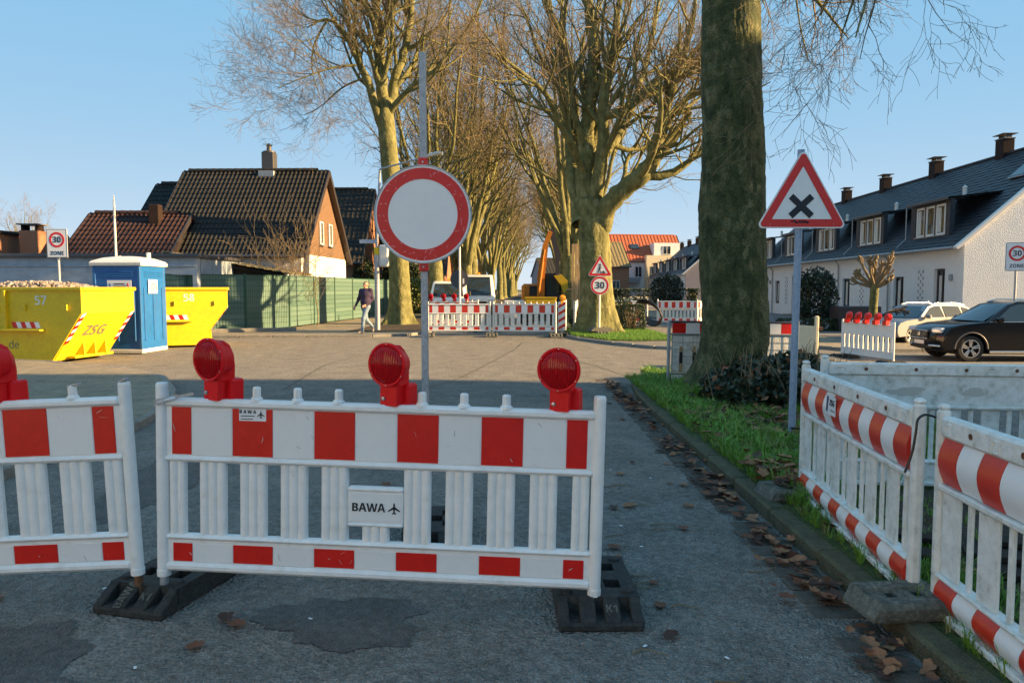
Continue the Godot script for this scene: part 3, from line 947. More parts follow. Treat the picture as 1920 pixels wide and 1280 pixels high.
func lamp(at: Vector3, bs: Basis, label: String, group := "", lensmat := "red_lens", body := "red_plastic") -> Node3D:
	# at: top of the knob it sits on
	var t := thing("warning_lamp", label, "warning lamp", Vector3.ZERO, 0.0, group)
	t.transform = Transform3D(bs, at)
	var lm := lamp_meshes()
	var off := T(Vector3(0.0, .205, .045))
	var bd := part("housing", lm[2], M[body], t, off)
	for k in 6:
		var a := TAU * k / 6 + .5
		part("screw", lm[7], M.steel, bd, T(Vector3(cos(a) * .0985, sin(a) * .0985, .0105)))
	var ln := part("lens", lm[0], M[lensmat], t, off)
	part("rib", lm[1], M[lensmat], ln)
	part("hood", lm[3], M[body], t, off)
	part("socket", lm[4], M[body], t, off)
	part("battery_case", lm[5], M[body], t, off)
	part("bolt", lm[6], M.steel, t, off)
	return t
func base_plate(root: Node3D, m: Material, words := []) -> void:
	# recycled foot, 0.4 x 0.8 m, ends sloped and ribbed; x across, z along
	var b := MB.new()
	var h := .115
	b.box(Vector3(0, .02, 0), Vector3(.4, .04, .8), .01)
	var xs := [-.2, -.13, -.05, .05, .13, .2]
	var zs := [-.27, -.16, -.06, .06, .16, .27]
	for i in 5:
		for j in 5:
			if (i == 1 or i == 3) and (j == 1 or j == 3): continue
			if i == 2 and j == 2: continue
			b.box(Vector3((xs[i] + xs[i + 1]) * .5, .076, (zs[j] + zs[j + 1]) * .5), Vector3(xs[i + 1] - xs[i], .08 - .0005 * ((i + j) % 2), zs[j + 1] - zs[j]))
	part("body", b, m, root)
	for s in [1.0, -1.0]:
		for k in 4:
			var w := MB.new()
			var wd: float = [.05, .075, .075, .05][k]
			var x: float = [-.173, -.058, .058, .173][k]
			w.prism(PackedVector2Array([Vector2(.271, .03), Vector2(.271, .1155), Vector2(.388, .046), Vector2(.398, .028)]), wd, Transform3D(Basis(Vector3(0, 0, s), UP, Vector3(-s, 0, 0)), Vector3(x + s * wd * .5, 0, 0)), .005)
			var rb := part("ramp_rib", w, m, root)
			if s > 0 and words.size() == 2 and k in [1, 2] and words[k - 1] != "":
				var tilt := Basis(Vector3.RIGHT, -PI / 2 + atan2(.0695, .117))
				part("lettering", lettering(words[k - 1], .042, true), M.grey_rubber, rb, Transform3D(tilt * Basis(Vector3.BACK, PI / 2 if words[k - 1].length() > 2 else 0.0), Vector3(x, .0845, .331)))
	var stud := MB.new()
	stud.lathe([[.032, 0], [.03, .01], [.024, .014], [0, .015]], 14, Vector3.ZERO)
	var sm := stud.mesh()
	for x in [-.15, .15]:
		for z in [-.21, .21]: part("stud", sm, m, root, T(Vector3(x, .1155, z)))
func arc_strip(w: float, y0: float, y1: float, bulge: float, z0: float) -> ArrayMesh:
	var k := "as%.3f%.3f%.3f%.3f" % [w, y0, y1, bulge]
	if not cache.has(k):
		var P := PackedVector2Array()
		for i in 9:
			var t := i / 8.0
			P.append(Vector2(z0 + bulge * sin(t * PI), lerpf(y0, y1, t)))
		P.append(Vector2(z0 - .012, y1)); P.append(Vector2(z0 - .012, y0))
		var b := MB.new()
		b.prism(P, w, Transform3D(Basis(Vector3.BACK, Vector3.UP, Vector3.LEFT), Vector3(w * .5, 0, 0)))
		b.smooth(35)
		cache[k] = b.mesh()
	return cache[k]
func barrier_b(root: Node3D, W: float, back := false, fields := 11) -> void:
	# older moulded barrier: pocketed top rail, bulging striped bands, flat slats
	var wp: Material = M.worn_plastic
	for x in [.03, W - .03]:
		part("post", cb(Vector3(.055, .98, .055), .014), wp, root, T(Vector3(x, .47, 0)))
		part("post_cap", cb(Vector3(.05, .03, .05), .012), wp, root, T(Vector3(x, .968, 0)))
		part("pin", cb(Vector3(.035, .14, .035), .004), M.galvanised, root, T(Vector3(x, -.06, 0)))
	part("top_rail", cb(Vector3(W - .115, .095, .062), .012), wp, root, T(Vector3(W * .5, .883, 0)))
	var hole := MB.new()
	hole.lathe([[.013, .003], [.0135, .0], [.008, -.001], [0, -.0012]], 12, Vector3.ZERO, Vector3.BACK)
	var hm := hole.mesh()
	var nh := roundi(W / .2)
	for i in nh:
		var x := .14 + (W - .28) * i / (nh - 1)
		if i % 2 == 0:
			for e in [[0.0, .024, .052, .007], [0.0, -.024, .052, .007], [-.026, 0.0, .007, .044], [.026, 0.0, .007, .044]]:
				part("pocket_rim", cb(Vector3(e[2], e[3], .008), .002), wp, root, T(Vector3(x + e[0], .878 + e[1], .032)))
		else: part("rivet", hm, M.rust, root, T(Vector3(x, .885, .0325)))
	for r in [["middle_flange", .605, .03, .07], ["lower_flange", .192, .022, .07], ["bottom_flange", .03, .035, .08]]:
		part(r[0], cb(Vector3(W - .115, r[2], r[3]), .008), wp, root, T(Vector3(W * .5, r[1], 0)))
	part("upper_board", cb(Vector3(W - .115, .214, .014), .002), wp, root, T(Vector3(W * .5, .728, -.006 if not back else .01)))
	part("lower_board", cb(Vector3(W - .115, .13, .014), .002), wp, root, T(Vector3(W * .5, .114, -.006 if not back else .01)))
	if not back:
		var fw := (W - .13) / fields
		for i in fields:
			for band in [[.624, .832, .03], [.052, .178, .028]]:
				part("red_stripe" if i % 2 == 0 else "white_stripe", arc_strip(fw - .004, band[0], band[1], band[2], .004), M.orange_film if i % 2 == 0 else M.white_film, root, T(Vector3(.065 + fw * (i + .5), 0, .006)))
	var u := roundi((W - .13) / .3)
	var pw := (W - .13) / u
	for i in u:
		var x := .065 + pw * i
		part("slat", cb(Vector3(pw - .15, .39, .012), .003), wp, root, T(Vector3(x + (pw - .15) * .5, .397, .004)))
		part("slat", cb(Vector3(.032, .39, .016), .003), wp, root, T(Vector3(x + pw - .075, .397, 0)))
func foot_block(root: Node3D) -> void:
	var b := MB.new()
	var h := .1
	for a in [[-.13, .09], [.13, .09]]: b.box(Vector3(a[0], h * .5, 0), Vector3(.18 - .02, h, .7), .025)
	for z in [-.24, .0, .24]: b.box(Vector3(0, h * .5 - .004, z), Vector3(.12, h - .008, .14), .008)
	b.box(Vector3(0, .015, 0), Vector3(.4, .03, .74), .01)
	part("body", b, M.grey_rubber, root)
	for s in [-1.0, 1.0]:
		var w := MB.new()
		w.prism(PackedVector2Array([Vector2(.33, .0), Vector2(.33, .095), Vector2(.4, .02), Vector2(.4, 0)]), .36, Transform3D(Basis(Vector3(0, 0, s), UP, Vector3(-s, 0, 0)), Vector3(s * .18, .001, 0)), .004)
		part("sloped_end", w, M.grey_rubber, root)
func disc(r: float, th: float, sides := 48) -> MB:
	var b := MB.new()
	b.lathe([[0, 0], [r, 0], [r, th], [0, th]], sides, Vector3.ZERO, Vector3.BACK, false)
	return b
func ring(r0: float, r1: float, th: float, sides := 48) -> MB:
	var b := MB.new()
	b.lathe([[r0, 0], [r1, 0], [r1, th], [r0, th], [r0, 0]], sides, Vector3.ZERO, Vector3.BACK, false)
	return b
func tri_poly(side: float, rnd: float) -> PackedVector2Array:
	var P := PackedVector2Array()
	var R := side / sqrt(3.0)
	for k in 3:
		var a := PI / 2 + TAU * k / 3
		var c2 := Vector2(cos(a), sin(a)) * (R - rnd * 2)
		for j in 7:
			var e := a - PI / 3 + (PI * 2 / 3) * j / 6
			P.append(c2 + Vector2(cos(e), sin(e)) * rnd)
	return P
func prohibition(root: Node3D, r: float, at: Vector3, words := "", inner := .72) -> Node3D:
	var pl := part("sign_plate", disc(r, .012), M.white_film, root, T(at))
	part("red_ring", ring(r * inner, r * .955, .002), M.red_film, pl, T(Vector3(0, 0, .0125)))
	if words: part("lettering", lettering(words, r * .72), M.ink, pl, T(Vector3(0, 0, .0145)))
	return pl
func warning(root: Node3D, side: float, at: Vector3) -> Node3D:
	var b := MB.new()
	b.prism(tri_poly(side, side * .045), .012)
	var pl := part("sign_plate", b, M.white_film, root, T(at))
	# red border made of an outer and inner outline
	var o := tri_poly(side * .95, side * .035)
	var i := tri_poly(side * .66, side * .006)
	var rb := MB.new()
	for poly in Geometry2D.clip_polygons(o, PackedVector2Array()):
		pass
	var m := o.size()
	for k in m:
		var a := o[k]; var c2 := o[(k + 1) % m]; var d := i[(k + 1) % m]; var e := i[k]
		rb.qo(MB.V3(a, .0145), MB.V3(c2, .0145), MB.V3(d, .0145), MB.V3(e, .0145), Vector3.BACK)
	part("red_border", rb, M.red_film, pl)
	return pl
func pole(root: Node3D, a: Vector3, b: Vector3, r: float, m: Material, called := "pole") -> void:
	var p := MB.new()
	p.cyl(a, b, r, 14)
	part(called, p, m, root)

func build_near_barriers() -> void:
	# shared foot, raised where two barriers meet, and the foot at the far end
	var fa := thing("base_plate", "black rubber foot plate shared by two adjoining red and white barriers", "base plate", Vector3(-1.78, .004, -3.87), -.24)
	base_plate(fa, M.rubber, ["BAWA", "K1"])
	var fb := thing("base_plate", "black rubber foot plate stamped K1 under one barrier end", "base plate", Vector3(.41, .004, -3.73), .02)
	base_plate(fb, M.rubber, ["", "K1"])
	var fc := thing("base_plate", "black rubber foot plate carrying the round no vehicles sign", "base plate", Vector3(-.5, .004, -4.68), .1)
	base_plate(fc, M.rubber, [])
	# main barrier
	var A := D(303, 1077, 3.62)
	var B := D(1109, 1115, 3.49)
	var px := ((B - A).length() + .024 - .13) / 10.0
	var bt := thing("barrier", "slatted red and white plastic barrier lettered BAWA carrying three red lamps", "barrier")
	var sp := span(A, B)
	bt.transform = Transform3D(sp.basis * Basis.from_scale(Vector3(1, .96, 1)), sp.origin)
	barrier_a(bt, px, {"plate": true, "no_knob": [0, 4, 8]})
	var hk := MB.new()
	for e in [[-.005, .925, .11, .958], [-.005, .902, .11, .94]]: hk.beam(Vector3(e[0], e[1], .038), Vector3(e[2], e[3], .038), .008, .006)
	hk.beam(Vector3(-.005, .9, .038), Vector3(-.005, .928, .038), .008, .006)
	hk.beam(Vector3(.1, .945, .038), Vector3(.19, .965, .036), .008, .014)
	part("hook", hk, M.galvanised, bt)
	var where := ["over its short end stripe", "in the middle", "over its far end stripe"]
	var ks := [0, 4, 8]
	var lab := ["red warning lamp on the BAWA barrier beside the steel hook", "red warning lamp in the middle of the BAWA barrier beside the sign pole", "red warning lamp on the BAWA barrier at the end above foot K1"]
	for i in 3:
		var lx: float = .065 + px * (1.08 + ks[i]) + [.0, .06, .06][i]
		lamp(bt.transform * Vector3(lx, .928, .0), sp.basis * ry([-.42, -.38, -.3][i]) * Basis(Vector3.BACK, [-.02, .02, .03][i]), lab[i], "red lamps on the near barriers")
	# neighbouring barrier, running out of view
	var B2 := D(254, 1076, 3.62)
	var A2 := B2 + Vector3(-1, -.036, .015)
	var b2 := thing("barrier", "slatted red and white plastic barrier without lettering, torn knobs on top", "barrier")
	var px2 := .219
	A2 = B2 + (A2 - B2).normalized() * (px2 * 10 + .106)
	var sp2 := span(A2, B2)
	b2.transform = Transform3D(sp2.basis * Basis.from_scale(Vector3(1, .96, 1)), sp2.origin)
	barrier_a(b2, px2, {"no_knob": [7], "rusty": true})
	lamp(b2.transform * Vector3(.065 + px2 * 8.08 - .15, .925, 0), sp2.basis * ry(-.45), "red warning lamp on the barrier with torn knobs", "red lamps on the near barriers")
	var torn := MB.new()
	torn.beam(Vector3(.065 + px2 * 9.08 - .02, 1.0, 0), Vector3(.065 + px2 * 9.08 + .035, 1.012, .0), .03, .012)
	part("torn_tape", torn, M.galvanised, b2)
	torn = MB.new()
	torn.beam(Vector3(2.29, 1.014, 0), Vector3(2.33, 1.03, .01), .03, .012)
	part("torn_tape", torn, M.galvanised, b2)
	# the old barriers along the grass
	var C0 := D(1503, 925, 5.33)
	var C1 := D(1716, 1128, 3.46)
	var c2 := thing("barrier", "grimy white barrier with orange red stripes and ZSG sticker along grass", "barrier")
	c2.transform = span(C0, C1)
	barrier_b(c2, (C1 - C0).length())
	var zs := part("sticker", cb(Vector3(.17, .12, .002), .0005), M.sticker, c2, T(Vector3(.72, .765, .043)))
	part("lettering", lettering("ZSG", .038), M.ink, zs, T(Vector3(.022, .018, .0022)))
	part("print_line", cb(Vector3(.08, .007, .001), 0.0), M.ink, zs, T(Vector3(.03, -.03, .0015)))
	part("flash", bx(Vector3(-.065, .005, .0015), Vector3(.03, .1, .002), 0.0, Basis(Vector3.BACK, -.2)), mat("flash_blue", rgb(.02, .03, .12), .5), zs)
	var E0 := D(1752, 1142, 3.4)
	var E1 := Vector3(1.83, E0.y + .02, -1.45)
	var e2 := thing("barrier", "grimy white barrier with orange red stripes beside the dug soil", "barrier")
	e2.transform = span(E0, E1)
	barrier_b(e2, (E1 - E0).length())
	var K0 := Vector3(2.3, .12, -5.5)
	var K1 := Vector3(4.4, .1, -5.42)
	var k2 := thing("barrier", "plain back of a grimy white barrier with smeared board", "barrier")
	k2.transform = span(K0, K1)
	barrier_b(k2, 2.1, true)
	for a in [[.62, .72, .3], [1.12, .72, .2]]:
		var sm := sheet_blob(a[2] * .5, .028, int(a[0] * 10))
		part("dirt_smear", sm, M.smear, k2, T(Vector3(a[0], a[1], .0185)))
	var tie := MB.new()
	var J := D(1742, 783, 3.45)
	tie.tube(curve([J + Vector3(.04, .0, .0), J + Vector3(-.03, .02, .03), J + Vector3(-.075, .0, .045), J + Vector3(-.085, -.06, .05), J + Vector3(-.1, -.16, .05), J + Vector3(-.13, -.25, .05)]), [.006], 6)
	single("cable_tie", tie, M.hose, "black cable tie looped round the joint of two grimy barriers", "cable tie")
	for a in [[2.02, -5.25, .15, "grey rubber foot block in the grass under the barrier end"], [1.83, -3.36, .1, "grey rubber foot block under the joint of two grimy barriers"], [4.2, -5.45, 0.0, "grey rubber foot block under the smeared barrier"]]:
		var f := thing("foot_block", a[3], "base block", Vector3(a[0], .102, a[1]), PI / 2 + a[2])
		f.scale = Vector3(.72, .85, .56)
		foot_block(f)
	# boards lying in the dug soil
	for i in 5:
		single("timber_board", cb(Vector3(.14, .03, 1.6), .004), M.dark_timber, "weathered timber board lying on dug soil behind the grimy barrier", "board", "boards on the dug soil", T(Vector3(2.7 + i * .24, .135 + .012 * i, -3.6 - .25 * (i % 2)), ry(.9 + i * .13) * Basis(Vector3.RIGHT, .03)))
func sheet_blob(rx: float, rz: float, sd: int) -> MB:
	var b := MB.new()
	var P := PackedVector2Array()
	for p in blob(0, 0, rx, rz, sd, 30, .3): P.append(Vector2(p[0], p[1]))
	b.prism(P, .0008)
	return b
func build_signs() -> void:
	# round prohibition sign on a square post
	var d := 4.67
	var c := D(793, 402, d)
	var t := thing("road_sign", "round white no vehicles sign with scratched red ring on square post", "road sign", Vector3(c.x, 0, c.z))
	part("post", cb(Vector3(.042, 2.95, .042), .005), M.galvanised, t, T(Vector3(0, .11 + 1.475, -.045)))
	var pl := prohibition(t, .3, Vector3(0, c.y, 0), "", .725)
	var rim := part("rim", ring(.298, .306, .02), M.galvanised, pl, T(Vector3(0, 0, -.004)))
	for s in [-1.0, 1.0]:
		var k := part("clamp", cb(Vector3(.058, .055, .06), .006), M.red_film, t, T(Vector3(0, c.y + s * .325, -.035)))
		part("bolt", cb(Vector3(.012, .014, .008), .003), M.steel, k, T(Vector3(0, 0, .031)))
	var scr := MB.new()
	var r := RandomNumberGenerator.new()
	r.seed = 5
	for i in 42:
		var a := r.randf() * TAU
		var q := Vector3(cos(a), sin(a), 0) * r.randf_range(.222, .282)
		var e := Vector3(r.randfn(), r.randfn(), 0).normalized() * r.randf_range(.006, .026)
		scr.beam(q + Vector3(0, 0, .0146), q + e + Vector3(0, 0, .0146), .0012, .0006, Vector3.BACK)
	part("scratch", scr, M.white_film, pl).set_meta("kind", "stuff")
	# crossing sign
	d = 7.4
	c = D(1504, 378, d)
	t = thing("road_sign", "triangular warning sign with black diagonal cross on blue grey pole", "road sign", Vector3(c.x, 0, c.z))
	var foot := G(1487, 836, .1)
	pole(t, Vector3(-.02, .05, -.05), Vector3(.0, D(1507, 279, d).y, -.05), .036, M.blue_steel)
	var w := warning(t, .905, Vector3(0, c.y, 0))
	for s in [-1.0, 1.0]:
		part("cross_bar", cb(Vector3(.064, .285, .003), .0005), M.ink, w, T(Vector3(-.01, -.045, .0155 + s * .0006), Basis(Vector3.BACK, s * .82)))
		for k in [[.315, -.222], [.105, .155]]: part("rivet", bx(Vector3(s * k[0], k[1], .016), Vector3(.008, .008, .003), .002), M.galvanised, w)
	var gr := MB.new()
	for i in 14: gr.beam(Vector3(-.115 + i * .012, -.2 + r.randf_range(-.02, .02), .017), Vector3(-.1 + i * .0135, -.2 + r.randf_range(-.02, .02), .017), .01, .0012, Vector3.BACK)
	part("graffiti", gr, M.ink, w)
	# zone signs
	for a in [[106, 456, 21.3, "zone 30 sign behind the rubble skip", 1.0, 0.0], [1908, 481, 22.6, "zone 30 sign beside the black car and white gable", 1.06, -.25]]:
		c = D(a[0], a[1], a[2])
		var g := gy(c.x, c.z)
		t = thing("road_sign", a[3], "road sign", Vector3(c.x, g, c.z), a[5], "zone signs")
		pole(t, Vector3(0, 0, -.04), Vector3(0, c.y - g + .3, -.04), .035, M.galvanised)
		var p := part("sign_plate", cb(Vector3(.6 * a[4], .82 * a[4], .012), .004), M.sticker, t, T(Vector3(0, c.y - g, 0)))
		for e in [[0.0, .395, .58, .012], [0.0, -.395, .58, .012], [.285, 0.0, .012, .79], [-.285, 0.0, .012, .79]]:
			part("border", cb(Vector3(e[2], e[3], .002), .0), M.ink, p, T(Vector3(e[0] * a[4], e[1] * a[4], .0075)))
		part("red_ring", ring(.16 * a[4], .22 * a[4], .003, 32), M.red_film, p, T(Vector3(0, .1, .006)))
		part("lettering", lettering("30", .17), M.ink, p, T(Vector3(0, .1, .009)))
		part("lettering", lettering("ZONE", .11), M.ink, p, T(Vector3(0, -.28, .009)))
	# roadworks warning above a speed limit, standing in stacked feet
	d = 24.1
	c = D(1125, 502, d)
	t = thing("road_sign", "roadworks triangle above round 30 limit on thin post before forked tree", "road sign", Vector3(c.x, .1, c.z))
	pole(t, Vector3(0, .2, -.03), Vector3(0, c.y + .3, -.03), .028, M.sticker)
	w = warning(t, .8, Vector3(0, c.y - .13, 0))
	var man := MB.new()
	for e in [[0.0, .1, .03, .13, .035], [-.02, .0, .0, .09, .04], [-.02, 0.0, -.07, -.14, .028], [-.02, 0.0, .03, -.14, .028], [0.0, .08, .05, .03, .02], [.05, .05, .0, -.03, .014]]:
		man.beam(Vector3(e[0], e[1], .017), Vector3(e[2], e[3], .017), e[4], .002, Vector3.BACK)
	man.prism(PackedVector2Array([Vector2(.03, -.14), Vector2(.2, -.14), Vector2(.115, -.06)]), .002, T(Vector3(0, 0, .016)))
	man.lathe([[0, 0], [.026, 0], [.026, .002], [0, .002]], 12, Vector3(-.005, .14, .016), Vector3.BACK, false)
	part("worker_symbol", man, M.ink, w)
	prohibition(t, .3, Vector3(0, D(1125, 535, d).y - .1, 0), "30", .76)
	for k in 2:
		var f := thing("base_plate", "worn foot plate in the stack under the roadworks sign", "base plate", Vector3(c.x + .03 * k, .09 + .118 * k, c.z), .3 + PI / 2 * k, "stacked feet of the roadworks sign")
		base_plate(f, M.grey_rubber)
	# back of a round sign on a pale pole
	d = 28.5
	c = D(862, 523, d)
	t = thing("road_sign", "dark back of a round sign on pale pole before the vans", "road sign", Vector3(c.x, .0, c.z))
	pole(t, Vector3(0, 0, .03), Vector3(0, D(862, 400, d).y, .03), .04, M.frame_white)
	part("sign_plate", disc(.35, .012, 32), M.gutter_dark, t, T(Vector3(-.02, c.y, -.02)))
	part("sticker", cb(Vector3(.06, .2, .003), .0), M.sticker, t, T(Vector3(.14, c.y - .08, -.004)))
	# street lamp
	d = 27.1
	c = D(708, 622, d)
	t = thing("street_lamp", "grey street lamp post with long bent arm beside the walking person", "street lamp", Vector3(c.x, .07, c.z))
	var lp := MB.new()
	var top := D(712, 318, d) - t.position
	lp.tube([Vector3(0, 0, 0), Vector3(0, 2.9, 0), Vector3(0, 3.0, 0), top], [.095, .09, .05, .042], 12)
	part("pole", lp, M.galvanised, t)
	var arm := MB.new()
	var tip := D(800, 294, d - .4) - t.position
	arm.tube([top, top + Vector3(.06, .04, 0), tip], [.04, .035, .03], 8)
	part("arm", arm, M.galvanised, t)
	var hd := MB.new()
	hd.prism(PackedVector2Array([Vector2(-.1, 0), Vector2(.55, .02), Vector2(.6, .07), Vector2(.4, .13), Vector2(-.1, .07)]), .22, T(tip + Vector3(0, -.02, -.11), Basis(Vector3.BACK, .2)), .02)
	part("lamp_head", hd, M.cabin_roof, t)
	part("control_box", cb(Vector3(.34, .8, .2), .05), M.cabin_roof, t, T(Vector3(.26, 2.7, -.02)))
	part("yellow_band", ring(.092, .096, .26, 16), M.skip_yellow, t, T(Vector3(0, 3.0, 0), Basis(Vector3.RIGHT, PI / 2)))
	var ss := thing("street_name_sign", "small street name board on the lamp post", "street sign", t.position + Vector3(-.3, 3.22, .06))
	part("board", cb(Vector3(.62, .14, .02), .004), M.blue_steel, ss)
	part("bracket", cb(Vector3(.05, .1, .06), .004), M.galvanised, ss, T(Vector3(.28, 0, -.035)))
	# slender white flagpole beside the cabin
	var fp := thing("flagpole", "slender white pole rising behind the blue toilet cabin", "pole", Vector3(D(219, 540, 23.0).x, 0, -23.0))
	var fm := MB.new()
	fm.tube([Vector3.ZERO, Vector3(0, 4.2, 0), Vector3(0, 4.45, 0)], [.045, .032, .01], 10)
	part("pole", fm, M.frame_white, fp)

# ---------------------------------------------------------------- site equipment
func skip(root: Node3D, number: String) -> void:
	# open steel skip, 3.5 m long; x along, z across, near side at +z
	var yl: Material = M.skip_yellow
	var prof := PackedVector2Array([Vector2(-1.0, .05), Vector2(1.0, .05), Vector2(1.72, 1.05), Vector2(1.72, 1.55), Vector2(-1.72, 1.55), Vector2(-1.72, 1.05)])
	for s in [-1.0, 1.0]:
		var sd := MB.new()
		sd.prism(prof, .03, T(Vector3(0, 0, s * .82 - .015)))
		var sp := part("side_panel", sd, yl, root)
		if s > 0:
			var post := MB.new()
			for x in [-.62, -.02, .5]: post.box(Vector3(x, 1.1, .04 + .82), Vector3(.07, .86, .06), .008)
			part("rib", bx(Vector3(-.05, 1.12, .87), Vector3(.08, .84, .09), .01), yl, sp)
			part("rib", bx(Vector3(-.78, 1.12, .87), Vector3(.08, .84, .09), .01), yl, sp)
			part("ledge", bx(Vector3(-.1, .7, .9), Vector3(1.9, .035, .15), .006), yl, sp)
			for k in 6:
				var st := MB.new()
				st.prism(PackedVector2Array([Vector2(0, 0), Vector2(.11, 0), Vector2(.06, .13), Vector2(-.05, .13)]), .004, T(Vector3(.1 + k * .11, .74, .837)))
				part("warning_stripe", st, M.red_film if k % 2 == 0 else M.sticker, sp)
			for k in 3: part("bolt", bx(Vector3(-.62 + k * .18, 1.36, .84), Vector3(.035, .035, .02), .006), M.ink, sp)
			part("lettering", lettering(number, .2), M.white_print, sp, T(Vector3(.78, 1.33, .838)))
			part("lettering", lettering(".de", .17, false), M.skip_grey_print, sp, T(Vector3(.06 if number == "57" else -.2, .38, .838)))
			if number == "57": part("notice", bx(Vector3(-.5, .95, .838), Vector3(.42, .36, .006), .001), M.sticker, sp)
			for x in [.42, 1.42]: part("hook", bx(Vector3(x, 1.18, .86), Vector3(.03, .13, .05), .008), yl, sp)
			if number == "57":
				var tr := MB.new()
				tr.cyl(Vector3(-.35, 1.15, .84), Vector3(-.35, 1.15, 1.0), .06, 12)
				part("trunnion", tr, yl, sp)
	for e in [-1.0, 1.0]:
		var sl := MB.new()
		sl.beam(Vector3(e * 1.0, .05, 0), Vector3(e * 1.72, 1.06, 0), 1.6, .03, Vector3(e, -.7, 0))
		var ep := part("end_slope", sl, yl, root)
		part("end_panel", bx(Vector3(e * 1.725, 1.3, 0), Vector3(.03, .5, 1.67), .004), yl, root)
		var dir := Vector3(.72, 1.0, 0).normalized()
		var nn := Vector3(1.0, -.72, 0).normalized()
		if e > 0:
			var fr := Basis(Vector3(0, 0, -1), dir, nn)
			part("lettering", lettering("ZSG", .27), M.skip_grey_print, ep, Transform3D(fr, Vector3(1.0, .05, .12) + dir * .78 + nn * .018))
			for s in [-1.0, 1.0]:
				for k in 8:
					var st := MB.new()
					st.prism(PackedVector2Array([Vector2(-.05, 0), Vector2(.05, .05), Vector2(.05, .15), Vector2(-.05, .1)]), .004, Transform3D(fr, Vector3(1.0, .05, s * .76) + dir * (.42 + k * .1) + nn * .017))
					part("warning_stripe", st, M.red_film if k % 2 == 0 else M.sticker, ep)
			for k in 3:
				var th := MB.new()
				th.prism(PackedVector2Array([Vector2(.08, .12), Vector2(.3, .1), Vector2(.28, .42)]), .03, T(Vector3(1.0, .0, -.45 + k * .34)))
				part("tooth", th, yl, ep)
			part("foot_bar", bx(Vector3(1.2, .1, -.1), Vector3(.14, .06, 1.2), .01), yl, ep)
	part("floor", bx(Vector3(0, .06, 0), Vector3(2.0, .03, 1.6)), yl, root)
	for s in [-1.0, 1.0]:
		part("rim", bx(Vector3(0, 1.57, s * .84), Vector3(3.56, .08, .08), .015), yl, root)
		part("rim", bx(Vector3(s * 1.75, 1.572, 0), Vector3(.08, .075, 1.6), .015), yl, root)
		part("skid", bx(Vector3(0, .022, s * .55), Vector3(1.9, .044, .12), .006), M.rust, root)
func rubble(at: Vector3, turn: float) -> void:
	var r := RandomNumberGenerator.new()
	r.seed = 12
	var b := MB.new()
	b.coloured = true
	for i in 900:
		var x := r.randf_range(-1.62, 1.62); var z := r.randf_range(-.76, .76)
		var hh := .24 * (1 - pow(absf(x) / 1.7, 2)) * (1 - pow(absf(z) / .82, 3)) + 1.5
		var s := r.randf_range(.03, .1)
		var k := r.randf()
		b.col = Color(.36, .25, .17).lerp(Color(.28, .26, .24), r.randf()) * r.randf_range(.5, 1.3) if k > .1 else Color(.45, .4, .33)
		b.box(Vector3(x, hh - s * .3, z), Vector3(s, s * r.randf_range(.4, .9), s * r.randf_range(.6, 1.4)), s * .15, Basis(rdir(r), r.randf() * 3))
	b.col = Color(.2, .16, .12)
	b.box(Vector3(0, 1.3, 0), Vector3(3.3, .4, 1.55), .05)
	var o := single("rubble", b, M.figure, "heap of broken brick and stone filling the skip numbered 57", "rubble", "", T(at, ry(turn)))
	o.set_meta("kind", "stuff")
